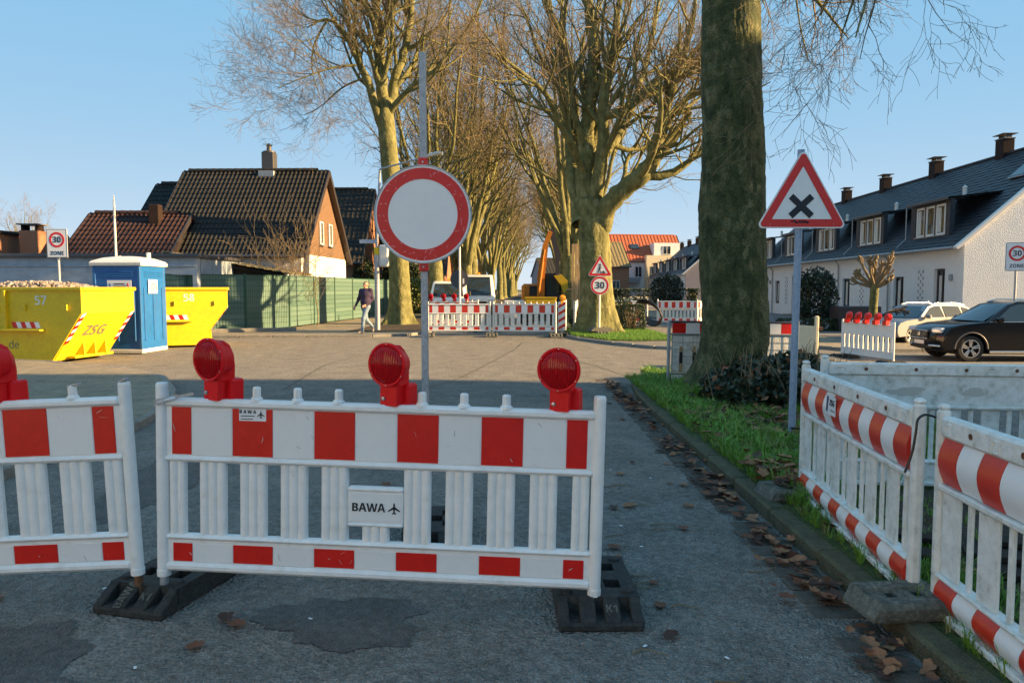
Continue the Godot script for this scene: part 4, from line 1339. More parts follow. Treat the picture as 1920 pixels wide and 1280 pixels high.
func build_site() -> void:
	# skip 57 with rubble
	var s1 := thing("skip", "yellow steel skip numbered 57 heaped with rubble", "skip", Vector3(-10.62, .012, -16.62), -.16)
	skip(s1, "57")
	rubble(s1.position, -.16)
	var s2 := thing("skip", "yellow steel skip numbered 58 beside the blue toilet cabin", "skip", Vector3(-9.75, .012, -20.5), .36)
	skip(s2, "58")
	# portable toilet
	var t := thing("portable_toilet", "blue portable toilet cabin with pale domed roof", "portable toilet", Vector3(-9.52, .01, -18.48), -.045)
	var w := .58
	part("skid_base", bx(Vector3(0, .06, 0), Vector3(1.2, .1, 1.2), .015), M.cabin_roof, t)
	for k in 4:
		var bs := ry(PI / 2 * k)
		var wall := part("wall_panel", bx(Vector3(0, 1.12, 0), Vector3(1.12, 2.02, .04), .006), M.cabin_blue, t, Transform3D(bs, bs * Vector3(0, 0, w - .02)))
		for x in [-.42, .0, .42]:
			part("groove_rib", bx(Vector3(x, .95, .03), Vector3(.05, 1.3, .03), .012), M.cabin_blue, wall)
		for y in [1.98, 1.93, 1.88]: part("vent_louvre", bx(Vector3(0, y, .026), Vector3(.8, .02, .02), .005), M.cabin_blue, wall)
		if k < 2:
			var nt := part("notice", bx(Vector3(.08 if k == 0 else -.06, 1.63, .05), Vector3(.6 if k == 0 else .42, .3 if k == 0 else .34, .006), .001), M.sticker, wall)
			for e in [[-.22, .05, "cabin_blue"], [.22, .05, "red_film"]]:
				var fg := MB.new()
				fg.box(Vector3(e[0] * (1.0 if k == 0 else .7) + (.08 if k == 0 else -.06), 1.63, .055), Vector3(.035, .15, .004), .001, Basis(Vector3.BACK, .25))
				part("figure_mark", fg, M[e[2]], nt)
			for e in [[.06, .26], [.0, .3], [-.07, .3]]:
				part("print_line", bx(Vector3(.08 if k == 0 else -.06, 1.63 + e[0], .055), Vector3(e[1] * (1.0 if k == 0 else .7), .025, .004), .001), M.ink, nt)
		part("corner_post", bx(Vector3(0, 1.12, 0), Vector3(.09, 2.04, .09), .02), M.cabin_blue, t, T(bs * Vector3(w - .03, 0, w - .03)))
	part("door_handle", bx(Vector3(-.44, 1.05, w + .05), Vector3(.05, .16, .05), .01), M.trim_black, t)
	var rf := MB.new()
	var rings := [[.63, 2.13], [.64, 2.2], [.6, 2.25], [.42, 2.33], [.2, 2.37], [.0, 2.38]]
	for i in rings.size() - 1:
		for k in 4:
			var a := ry(PI / 2 * k); 
			var r0: float = rings[i][0]; var r1: float = rings[i + 1][0]
			rf.qo(a * Vector3(-r0, rings[i][1], r0), a * Vector3(r0, rings[i][1], r0), a * Vector3(r1, rings[i + 1][1], r1), a * Vector3(-r1, rings[i + 1][1], r1), a * Vector3(0, .6, .4))
	rf.smooth(30)
	part("roof", rf, M.cabin_roof, t)
	part("roof_underside", bx(Vector3(0, 2.14, 0), Vector3(1.2, .02, 1.2)), M.cabin_roof, t)
	var vp := MB.new()
	vp.cyl(Vector3(.3, 2.2, -.35), Vector3(.3, 2.48, -.35), .055, 10)
	vp.cyl(Vector3(-.42, 2.2, -.3), Vector3(-.42, 2.4, -.3), .04, 10)
	part("vent_pipe", vp, M.cabin_roof, t)
	# pair of barriers across the avenue
	var pb := thing("barrier", "first of two joined red and white barriers closing the tree avenue", "barrier")
	pb.transform = span(Vector3(-2.78, .15, -24.3), Vector3(-.72, .15, -24.3))
	barrier_a(pb, .194, {"body": "worn_plastic", "red": "orange_film", "fine": false, "no_knob": [0, 1, 2, 3, 4, 5, 6, 7, 8]})
	var pc := thing("barrier", "second of two joined barriers closing the avenue, small knobs along its top", "barrier")
	pc.transform = span(Vector3(-.62, .15, -24.3), Vector3(1.44, .15, -24.05))
	barrier_a(pc, .194, {"body": "worn_plastic", "red": "orange_film", "fine": false})
	for a in [[-2.75, -24.3, 0], [-.67, -24.3, 1], [1.42, -24.05, 2]]:
		var f := thing("base_plate", "pale worn foot plate under the barriers closing the avenue", "base plate", Vector3(a[0], .012, a[1]), .04, "feet of the avenue barriers")
		base_plate(f, M.grey_rubber)
	# barrier with lamps seen beyond them
	var q0 := thing("barrier", "barrier with a row of red lamps before the white minibus", "barrier")
	q0.transform = span(Vector3(-3.4, .14, -29.2), Vector3(-1.35, .14, -29.2))
	barrier_a(q0, .194, {"body": "worn_plastic", "fine": false})
	for x in [-3.2, -2.7, -2.28, -1.8]:
		lamp(Vector3(x, 1.08, -29.18), ry(-.1), "red warning lamp in the row before the white minibus", "lamps on the barrier before the minibus")
	# beam, boxes and beacon
	single("timber_beam", bx(Vector3.ZERO, Vector3(1.45, .3, .28), .02), M.dark_timber, "dark timber beam with two white labels lying behind avenue barriers", "beam", "", T(Vector3(-.98, .85, -27.0), ry(.05)))
	for x in [-1.35, -.62]: single("trestle", bx(Vector3.ZERO, Vector3(.1, .7, .4), .01), M.dark_timber, "squat timber trestle carrying the dark beam", "trestle", "trestles of the dark beam", T(Vector3(x, .35, -27.0)))
	for a in [[.55, -32.0, 1.1, .5], [.2, -33.5, .9, .75]]:
		single("equipment_crate", bx(Vector3.ZERO, Vector3(a[2], a[3], .7), .03), M.cabin_roof, "grey site crate standing on the road before the excavator", "crate", "grey crates before the excavator", T(Vector3(a[0] - .1, a[3] * .5 + .3, a[1])))
	var be := thing("beacon", "slanted red and white striped beacon with amber lamp beside tree", "beacon", Vector3(D(1054, 600, 24.6).x, .01, -24.6), -.15)
	part("board", bx(Vector3(0, .66, 0), Vector3(.27, .95, .04), .01), M.white_film, be)
	for k in 4:
		var st := MB.new()
		var y := .22 + k * .24
		st.prism(PackedVector2Array([Vector2(-.12, y - .02), Vector2(.12, y + .12), Vector2(.12, y + .22), Vector2(-.12, y + .08)]), .004, T(Vector3(0, 0, .021)))
		part("red_stripe", st, M.red_film, be)
	part("foot", bx(Vector3(0, .06, 0), Vector3(.4, .1, .7), .02), M.rubber, be)
	part("stem", bx(Vector3(0, .15, 0), Vector3(.06, .2, .05)), M.galvanised, be)
	lamp(Vector3(be.position.x, 1.07, -24.6), ry(.2), "amber warning lamp on top of the striped beacon", "", "yellow_lens", "yellow_lens")
	for a in [[1066, 1.78, -26.2], [1078, 2.15, -25.6]]:
		var wb := thing("barrier", "end of a grimy white barrier leaning among boards at the tree", "barrier", Vector3.ZERO, 0.0, "white barriers at the tree boards")
		wb.transform = span(Vector3(a[1], .2, a[2]), Vector3(a[1] + .25, .2, a[2] - 1.6))
		barrier_b(wb, 1.6, true)
	# timber boards tied round the next trunk
	for k in 3:
		single("trunk_guard_board", bx(Vector3.ZERO, Vector3(.11, 2.9, .035), .004), M.wood_plank, "tall timber guard board strapped upright to a trunk", "board", "guard boards on the trunk", T(D(1074 + k * 5.5, 560, 33.0) * Vector3(1, 0, 1) + Vector3(0, 2.1, .1 * (k % 2))))
	single("guard_strap", bx(Vector3.ZERO, Vector3(.75, .06, .03), .005), M.wood_plank, "short cross batten holding the trunk guard boards", "board", "", T(D(1078, 540, 32.9) * Vector3(1, 0, 1) + Vector3(0, 1.55, 0)))
	# barriers and cable coil on the path to the far houses
	for a in [[3.95, 5.75, -31.5, -31.5], [6.25, 7.85, -31.8, -31.4], [7.85, 9.6, -31.4, -32.4], [5.6, 4.4, -34.5, -37.0]]:
		var b2 := thing("barrier", "red and white barrier fencing off the path near the cable coil", "barrier", Vector3.ZERO, 0.0, "barriers round the cable coil")
		b2.transform = span(Vector3(a[0], .12, a[2]), Vector3(a[1], .12, a[3]))
		barrier_a(b2, (Vector2(a[1] - a[0], a[3] - a[2]).length() - .106) / 10.0, {"body": "worn_plastic", "red": "red_film", "fine": false, "no_knob": [0, 1, 2, 3, 4, 5, 6, 7, 8]})
	var coil := MB.new()
	var cc := D(1216, 586, 29.5)
	for k in 7:
		var pts := []
		for i in 33:
			var a := TAU * i / 32
			var rr := .52 - .025 * k
			pts.append(cc + Vector3(cos(a) * rr * .78 - sin(a) * .22 + k * .03, sin(a) * rr, cos(a) * .35 - k * .05))
		coil.tube(pts, [.036], 8, false)
	single("cable_coil", coil, M.hose, "upright coil of thick black cable leaning beside striped barriers", "cable coil")
	# back-to-front barrier with wire lattice, half hidden by the great trunk
	var lb := thing("barrier", "barrier with wire lattice and two post slots behind the great trunk", "barrier")
	lb.transform = span(D(1252, 722, 11.9), D(1500, 722, 12.1))
	var L := 2.15
	for x in [0.0, L]: part("post", bx(Vector3(x, .5, 0), Vector3(.05, 1.12, .05), .012), M.galvanised, lb)
	part("panel", bx(Vector3(L * .5, .52, -.01), Vector3(L - .1, .62, .02), .006), M.worn_plastic, lb)
	part("top_rail", bx(Vector3(L * .5, 1.03, 0), Vector3(L - .05, .035, .05), .01), M.gutter_dark, lb)
	part("rail", bx(Vector3(L * .5, .83, 0), Vector3(L - .05, .03, .05), .01), M.zinc, lb)
	part("rail", bx(Vector3(L * .5, .19, 0), Vector3(L - .05, .03, .05), .01), M.zinc, lb)
	for i in 9:
		var fw := (L - .1) / 9
		part("red_stripe" if i % 2 == 0 else "white_stripe", cb(Vector3(fw - .005, .17, .012), .003), M.red_film if i % 2 == 0 else M.white_film, lb, T(Vector3(.05 + fw * (i + .5) - .09 * 0, .925, .008)))
		part("red_stripe" if i % 2 == 1 else "white_stripe", cb(Vector3(fw - .005, .1, .012), .003), M.red_film if i % 2 == 1 else M.white_film, lb, T(Vector3(.05 + fw * (i + .5), .12, .008)))
	var wire := MB.new()
	for i in 13: wire.beam(Vector3(.06 + i * .17, .2, .006), Vector3(.06 + i * .17, .82, .006), .006, .006)
	for i in 6: wire.beam(Vector3(.05, .24 + i * .115, .009), Vector3(L - .05, .24 + i * .115, .009), .006, .006)
	part("wire_lattice", wire, M.zinc, lb)
	for x in [.2, .42]:
		part("slot_post", bx(Vector3(x, .43, .012), Vector3(.05, .42, .02), .008), M.wood_plank, lb)
		part("slot", bx(Vector3(x, .45, .024), Vector3(.055, .18, .006), .002), M.ink, lb)
	for k in 10: part("slat", bx(Vector3(1.25 + k * .09, .33, .008), Vector3(.05, .3, .02), .006), M.worn_plastic, lb)
	part("foot", bx(Vector3(0.02, -.02, 0), Vector3(.2, .12, .5), .03), M.grey_rubber, lb)
	part("foot_beam", bx(Vector3(L * .5, -.02, 0), Vector3(L, .05, .05), .01), M.cabin_roof, lb)
	var pp := thing("barrier_post", "cream barrier end with eye bolt standing between trunk and crossing sign", "barrier")
	var pq := D(1530, 672, 14.2)
	pp.position = Vector3(pq.x, gy(pq.x, pq.z), pq.z)
	part("post", bx(Vector3(0, .55, 0), Vector3(.07, 1.1, .07), .015), M.render_cream, pp)
	part("panel", bx(Vector3(-.15, .5, -.4), Vector3(.03, .8, .9), .006, ry(.35)), M.render_cream, pp)
	var eb := MB.new()
	eb.lathe([[.02, 0], [.035, 0.0], [.035, .03], [.02, .03], [.02, 0]], 10, Vector3(.08, .86, 0), Vector3.BACK, false)
	part("eye_bolt", eb, M.rust, pp)
	# back of a white barrier with five lamps
	var g := gy(9.9, -20)
	var wbk := thing("barrier", "white slatted barrier back carrying five red lamps beside black car", "barrier")
	wbk.transform = span(Vector3(9.55, g + .12, -21.3), Vector3(9.95, g + .12, -19.2))
	barrier_a(wbk, (2.14 - .106) / 10.0, {"fine": false, "body": "white_plastic"})
	wbk.transform = span(Vector3(9.95, g + .12, -19.2), Vector3(9.55, g + .12, -21.3))
	var bb := MB.new()
	for k in 5:
		lamp(wbk.transform * Vector3(.28 + k * .4, .93, 0), wbk.basis * ry(.2 - .1 * k), "red lamp, one of five on the white barrier beside black car", "five lamps on the white barrier", "red_film", "red_film")
	for a in [[9.92, -19.25], [9.58, -21.25]]:
		var f := thing("base_plate", "rubber foot plate under the white barrier beside black car", "base plate", Vector3(a[0], g + .005, a[1]), PI / 2 + .2, "feet of the five lamp barrier")
		base_plate(f, M.rubber)

# ---------------------------------------------------------------- vehicles
func arch(cx: float, r: float, cy: float, n := 10) -> Array:
	var out := []
	for i in n + 1:
		var a := PI * i / n
		out.append(Vector2(cx - cos(a) * r, cy + sin(a) * r))
	return out
func sweep(poly: Array, half: float, tumble: Array, nose := .16) -> MB:
	# outline in (x, y) carried across the width; ends round off in plan, sides lean in above tumble[0]
	var b := MB.new()
	var ts := [-1.0, -.975, -.9, -.7, -.35, 0.0, .35, .7, .9, .975, 1.0]
	var minx := 1e9; var maxx := -1e9; var cy := 0.0
	for p in poly: minx = minf(minx, p.x); maxx = maxf(maxx, p.x); cy += p.y / poly.size()
	var cx := (minx + maxx) * .5
	var rows := []
	for t in ts:
		var row := []
		var k := absf(t)
		var sh: float = 0.0 if k < .95 else (.012 if k < .99 else .04)
		for p in poly:
			var fx: float = (p.x - cx) / (maxx - cx)
			var x: float = p.x - signf(fx) * nose * pow(k, 3.0) * smoothstep(.55, 1.0, absf(fx))
			var y: float = p.y
			x = lerpf(x, cx, sh * .4); y = lerpf(y, cy, sh)
			var wz: float = half - (tumble[1] * clampf((p.y - tumble[0]) / tumble[2], 0, 1))
			row.append(Vector3(x, y, t * wz))
		rows.append(row)
	var m := poly.size()
	for i in ts.size() - 1:
		for j in m:
			var a: Vector3 = rows[i][j]; var c2: Vector3 = rows[i][(j + 1) % m]
			var e: Vector2 = poly[(j + 1) % m] - poly[j]
			b.qo(a, c2, rows[i + 1][(j + 1) % m], rows[i + 1][j], Vector3(e.y, -e.x, 0))
	var P := PackedVector2Array()
	for p in poly: P.append(p)
	var tri := Geometry2D.triangulate_polygon(P)
	for s in [0, ts.size() - 1]:
		for k in range(0, tri.size(), 3): b.trio(rows[s][tri[k]], rows[s][tri[k + 1]], rows[s][tri[k + 2]], Vector3(0, 0, -1 if s == 0 else 1))
	b.smooth(38)
	return b
func wheel(root: Node3D, at: Vector3, r: float, s: float, rimm: Material, spokes := 5) -> void:
	var ty := MB.new()
	ty.lathe([[r * .68, -.11], [r * .93, -.115], [r, -.09], [r, .09], [r * .93, .115], [r * .68, .11]], 28, Vector3.ZERO, Vector3(0, 0, s))
	var w := part("wheel", ty, M.tyre, root, T(at))
	var rim := MB.new()
	rim.lathe([[r * .7, .1], [r * .66, .108], [r * .62, .09], [r * .6, .02], [0, .02]], 28, Vector3.ZERO, Vector3(0, 0, s))
	part("rim", rim, M.alloy_black, w)
	var rr := MB.new()
	rr.lathe([[r * .72, .095], [r * .7, .112], [r * .64, .112], [r * .63, .09]], 28, Vector3.ZERO, Vector3(0, 0, s))
	part("rim_edge", rr, rimm, w)
	for k in spokes:
		for o in [-.14, .14]:
			var a: float = TAU * k / spokes + .3
			var sp := MB.new()
			sp.beam(Vector3(cos(a + o * 2.2), sin(a + o * 2.2), 0) * r * .12 + Vector3(0, 0, s * .085), Vector3(cos(a + o), sin(a + o), 0) * r * .67 + Vector3(0, 0, s * .1), .035, .03, Vector3(0, 0, 1), .006)
			part("spoke", sp, rimm, w)
func side_glass(root: Node3D, poly: Array, half: float, tumble: Array, m: Material, called := "side_window") -> void:
	for s in [-1.0, 1.0]:
		var P := PackedVector2Array()
		for p in poly: P.append(p)
		var tri := Geometry2D.triangulate_polygon(P)
		var b := MB.new()
		for k in range(0, tri.size(), 3):
			var w := []
			for e in 3:
				var p: Vector2 = P[tri[k + e]]
				w.append(Vector3(p.x, p.y, s * (half - tumble[1] * clampf((p.y - tumble[0]) / tumble[2], 0, 1) + .006)))
			b.trio(w[0], w[1], w[2], Vector3(0, 0, s))
		part(called, b, m, root)
func V2(a: Array) -> Array:
	var out := []
	for p in a: out.append(Vector2(p[0], p[1]))
	return out
func make_car(root: Node3D, suv: bool, paint: Material) -> void:
	# nose at x = 0, tail at +x
	var r := .36 if suv else .325
	var h := 1.0 if suv else .87
	var half := .92 if suv else .9
	var wb := 2.79 if suv else 2.68
	var fx := .93
	var rx := fx + wb
	var L := 4.74 if suv else 4.6
	var belt := 1.1 * h
	var tum := [belt, .26, .52 * h]
	var low := V2([[.1, .3], [.02, .42], [0, .62 * h], [.03, .8 * h], [.16, .93 * h], [.55, 1.02 * h], [1.3, belt], [L - .45, belt + .02], [L - .12, belt - .02], [L, .8 * h], [L - .03, .45], [L - .15, .32]])
	low += [Vector2(rx + .43, .28)]
	var ar := arch(rx, .43 if suv else .39, r, 10)
	ar.reverse()
	low += ar + [Vector2(rx - .5, .24), Vector2(fx + .5, .24)]
	ar = arch(fx, .43 if suv else .39, r, 10)
	ar.reverse()
	low += ar
	part("body", sweep(low, half, [9, 0, 1], .2), paint, root)
	var top := V2([[1.15, belt - .05], [2.0, 1.56 * h], [2.35, 1.645 * h], [3.2, 1.67 * h], [3.95, 1.6 * h], [L - .42, 1.5 * h], [L - .1, belt - .05]])
	part("cabin", sweep(top, half - .02, tum, .12), paint, root)
	side_glass(root, V2([[1.55, belt + .02], [2.06, 1.5 * h], [2.3, 1.57 * h], [2.62, 1.585 * h], [2.62, belt + .02]]), half - .02, tum, M.car_glass)
	side_glass(root, V2([[2.7, belt + .02], [2.7, 1.587 * h], [3.35, 1.58 * h], [3.6, 1.55 * h], [3.6, belt + .02]]), half - .02, tum, M.car_glass)
	side_glass(root, V2([[3.68, belt + .04], [3.68, 1.54 * h], [4.0, 1.47 * h], [4.2, belt + .2]]), half - .02, tum, M.car_glass)
	side_glass(root, V2([[1.4, belt - .02], [4.3, belt], [4.3, belt + .018], [1.42, belt + .008]]), half - .012, tum, M.chrome, "window_trim")
	var ws := MB.new()
	var a0 := Vector2(1.2, belt); var a1 := Vector2(1.98, 1.545 * h)
	for i in 6:
		for e in 1:
			var t0 := -1 + i / 3.0; var t1 := -1 + (i + 1) / 3.0
			var f := func(q: Vector2, t: float, wdt: float) -> Vector3: return Vector3(q.x + .12 * pow(absf(t), 3) * .8 - .014, q.y + .016, t * wdt)
			ws.qo(f.call(a0, t0, half - .1), f.call(a0, t1, half - .1), f.call(a1, t1, half - .3), f.call(a1, t0, half - .3), Vector3(-1, 1, 0))
	ws.smooth(60)
	part("windscreen", ws, M.car_glass, root)
	for s in [-1.0, 1.0]:
		wheel(root, Vector3(fx, r, s * (half - .13)), r, s, M.alloy)
		wheel(root, Vector3(rx, r, s * (half - .13)), r, s, M.alloy)
		var mi := part("mirror", bx(Vector3(1.62, belt + .06, s * (half + .1)), Vector3(.16, .14, .2), .04), paint, root)
		part("headlight", bx(Vector3(.2, .86 * h, s * (half - .25)), Vector3(.34, .13, .3), .03, Basis(UP, s * .5) * Basis(Vector3.BACK, .1)), M.headlamp, root)
		part("bumper_trim", bx(Vector3(.12, .42, s * .62), Vector3(.14, .05, .38), .015, Basis(UP, s * .35)), M.chrome, root)
		for x in [2.4, 3.4]: part("door_handle", bx(Vector3(x, .93 * h, s * (half + .005)), Vector3(.2, .03, .03), .01), paint if suv else M.trim_black, root)
		var rail := MB.new()
		rail.tube([Vector3(2.2, 1.63 * h, s * .6), Vector3(2.5, 1.7 * h, s * .6), Vector3(3.6, 1.69 * h, s * .6), Vector3(4.0, 1.6 * h, s * .6)], [.02], 8)
		part("roof_rail", rail, M.chrome, root)
		part("sill_trim", bx(Vector3(2.3, .27, s * (half - .0)), Vector3(1.75, .07, .03), .01), M.chrome if suv else M.trim_black, root)
		part("door_gap", bx(Vector3(2.66, .75, s * (half + .0006)), Vector3(.012, .75 * h, .004)), M.trim_black, root)
		part("wheel_housing", bx(Vector3(fx, .45, s * .45), Vector3(.7, .5, .5), .05), M.trim_black, root)
		part("wheel_housing", bx(Vector3(rx, .45, s * .45), Vector3(.7, .5, .5), .05), M.trim_black, root)
		var am := MB.new()
		var ap := []
		for p in arch(fx, .445 if suv else .4, r, 12): ap.append(Vector3(p.x, p.y, s * (half - .01)))
		am.tube(ap, [.025], 6)
		if suv: part("wheel_arch_trim", am, M.gutter_dark, root)
	var gr := part("grille", bx(Vector3(.0, .72 * h, 0), Vector3(.06, .2, .8), .03), M.trim_black, root)
	for k in 9: part("grille_bar", bx(Vector3(-.034, .72 * h, -.32 + k * .08), Vector3(.01, .2, .014), .003, Basis(Vector3.RIGHT, .6)), M.alloy, gr)
	for e in [[.1, .84, .02], [-.1, .84, .02]]: part("grille_frame", bx(Vector3(-.02, .72 * h + e[0] * 1.08, 0), Vector3(.04, e[2], e[1]), .006), M.chrome, gr)
	part("badge", bx(Vector3(-.042, .73 * h, 0), Vector3(.012, .1, .1), .01), M.chrome, gr)
	part("number_plate", bx(Vector3(-.012, .5, 0), Vector3(.02, .11, .52), .004), M.number_plate, root)
	part("lower_grille", bx(Vector3(.03, .38, 0), Vector3(.05, .1, 1.1), .02), M.trim_black, root)
	part("underbody", bx(Vector3(L * .5, .24, 0), Vector3(L - 1.2, .1, 1.3), .02), M.trim_black, root)
func build_vehicles() -> void:
	var g := -.42
	var fw := D(1820, 680, 20.3)
	var c := thing("car", "black sport utility car with chrome trim parked by the white barrier", "car", Vector3(fw.x - .95, g, -21.15), -.03)
	make_car(c, true, M.paint_black)
	c = thing("car", "silver estate car parked behind the black car", "car", Vector3(12.9, g, -26.5), .4)
	make_car(c, false, M.paint_silver)
	# white minibus facing us, white van behind it
	for a in [[-3.25, -37.5, 1.9, 1.95, "white minibus with dark windscreen parked under the avenue trees", 1.55], [-2.0, -44.0, 2.0, 2.4, "tall white van with orange light parked behind the minibus", 1.45]]:
		var v := thing("van", a[4], "van", Vector3(a[0], .02, a[1]), PI / 2 + .04)
		var hh: float = a[3]
		var body := V2([[.05, .35], [0, .6], [.02, .95], [.2, 1.12], [a[5] * .75, hh - .08], [a[5] * 1.05, hh], [4.6, hh], [4.75, hh - .2], [4.75, .4], [4.2, .32]])
		var ar := arch(3.75, .38, .33, 8); ar.reverse()
		body += ar + [Vector2(3.2, .3), Vector2(1.4, .3)]
		ar = arch(.85, .38, .33, 8); ar.reverse()
		body += ar
		part("body", sweep(body, a[2] * .5, [1.1, .14, .9], .14), M.paint_white, v)
		var ws := MB.new()
		var w0 := Vector3(.19, 1.14, .78); var w1 := Vector3(a[5] * .7, hh - .15, .7)
		var nn := Vector3(-(w1.y - w0.y), w1.x - w0.x, 0).normalized() * .02
		ws.qo(w0 + nn, w0 * Vector3(1, 1, -1) + nn, w1 * Vector3(1, 1, -1) + nn, w1 + nn, nn)
		part("windscreen", ws, M.car_glass, v)
		for s in [-1.0, 1.0]:
			side_glass(v, V2([[.75, 1.16], [1.25, hh - .25], [1.9, hh - .22], [1.9, 1.16]]), a[2] * .5, [1.1, .14, .9], M.car_glass)
			part("headlight", bx(Vector3(.08, .82, s * .72), Vector3(.14, .2, .3), .04), M.headlamp, v)
			part("mirror", bx(Vector3(.75, 1.3, s * 1.07), Vector3(.12, .26, .16), .03), M.trim_black, v)
			for x in [.85, 3.75]: wheel(v, Vector3(x, .33, s * .82), .33, s, M.alloy)
		part("grille", bx(Vector3(.0, .72, 0), Vector3(.05, .14, 1.0), .02), M.trim_black, v)
		part("number_plate", bx(Vector3(.0, .5, 0), Vector3(.05, .11, .52), .004), M.number_plate, v)
		part("bumper", bx(Vector3(.03, .42, 0), Vector3(.12, .16, 1.7), .04), M.trim_black, v)
		part("roof_light", bx(Vector3(a[5] + .1, hh + .06, 0), Vector3(.18, .12, .22), .04), M.yellow_lens, v)
	# excavator with its arm raised
	var e := thing("excavator", "orange excavator with folded raised arm working under the avenue trees", "excavator", Vector3(D(1012, 560, 38).x, .02, -38.0))
	for s in [-1.0, 1.0]:
		var tk := MB.new()
		tk.prism(PackedVector2Array([Vector2(-1.3, .3), Vector2(-1.1, .05), Vector2(1.1, .05), Vector2(1.3, .3), Vector2(1.1, .62), Vector2(-1.1, .62)]), .4, Transform3D(Basis(Vector3.BACK, UP, Vector3.LEFT), Vector3(s * .75 + .2, 0, 0)), .04)
		part("track", tk, M.rubber, e)
	part("turntable", bx(Vector3(0, .75, 0), Vector3(1.2, .25, 1.2), .05), M.trim_black, e)
	part("engine_cover", bx(Vector3(-.45, 1.3, -.2), Vector3(.95, 1.0, 1.9), .12), M.digger_orange, e)
	part("side_grille", bx(Vector3(-.35, 1.45, .76), Vector3(.4, .5, .02), .005), M.trim_black, e)
	var cab := part("cab", bx(Vector3(.62, 1.55, .2), Vector3(.85, 1.55, 1.3), .08), M.trim_black, e)
	part("cab_window", bx(Vector3(.62, 1.75, .86), Vector3(.65, .75, .02), .01), M.car_glass, cab)
	part("cab_window", bx(Vector3(.18, 1.75, .2), Vector3(.02, .7, .9), .01), M.car_glass, cab)
	var bm := MB.new()
	bm.prism(PackedVector2Array([Vector2(-.16, .9), Vector2(.2, .95), Vector2(.22, 2.1), Vector2(.4, 3.7), Vector2(.6, 4.25), Vector2(.42, 4.35), Vector2(.1, 3.6), Vector2(-.16, 2.1)]), .26, T(Vector3(.0, .1, .75)), .02)
	part("boom", bm, M.digger_orange, e)
	var cyl := MB.new()
	cyl.cyl(Vector3(-.12, 1.2, 1.1), Vector3(.1, 2.9, 1.05), .07, 10)
	cyl.cyl(Vector3(.1, 2.9, 1.05), Vector3(.2, 3.5, 1.0), .04, 10)
	part("hydraulic_ram", cyl, M.digger_orange, e)
	var stk := MB.new()
	stk.prism(PackedVector2Array([Vector2(.4, 4.5), Vector2(.66, 4.4), Vector2(.98, 3.2), Vector2(.9, 2.1), Vector2(.76, 2.1), Vector2(.72, 3.1)]), .2, T(Vector3(0, .05, .78)), .015)
	part("stick", stk, M.frame_dark, e)
	var bk := MB.new()
	bk.prism(PackedVector2Array([Vector2(.6, 2.15), Vector2(1.0, 2.2), Vector2(1.3, 1.9), Vector2(1.3, 1.5), Vector2(1.1, 1.25), Vector2(.95, 1.7)]), .55, T(Vector3(.05, .05, .6)), .02)
	part("bucket", bk, M.dumper_yellow, e)
	# dumper body in front of it
	var dm := thing("dumper", "small yellow dumper tub standing before the orange excavator", "dumper", Vector3(D(1013, 570, 30.5).x, .02, -30.5))
	var tub := MB.new()
	tub.prism(PackedVector2Array([Vector2(-.5, .55), Vector2(.5, .55), Vector2(.62, 1.18), Vector2(-.62, 1.18)]), .06, T(Vector3(0, 0, .5)), .01)
	part("tub_front", tub, M.dumper_yellow, dm)
	for s in [-1.0, 1.0]:
		part("tub_side", bx(Vector3(s * .56, .86, .05), Vector3(.05, .64, 1.0), .01, Basis(Vector3.BACK, -s * .18)), M.dumper_yellow, dm)
		wheel(dm, Vector3(s * .55, .32, -.1), .32, 1.0, M.alloy_black)
	part("tub_rim", bx(Vector3(0, 1.19, .53), Vector3(1.3, .06, .1), .01), M.dumper_yellow, dm)
	part("chassis", bx(Vector3(0, .4, -.3), Vector3(.7, .3, 1.6), .04), M.trim_black, dm)
	part("tub_floor", bx(Vector3(0, .57, .05), Vector3(1.0, .04, .95)), M.dumper_yellow, dm)

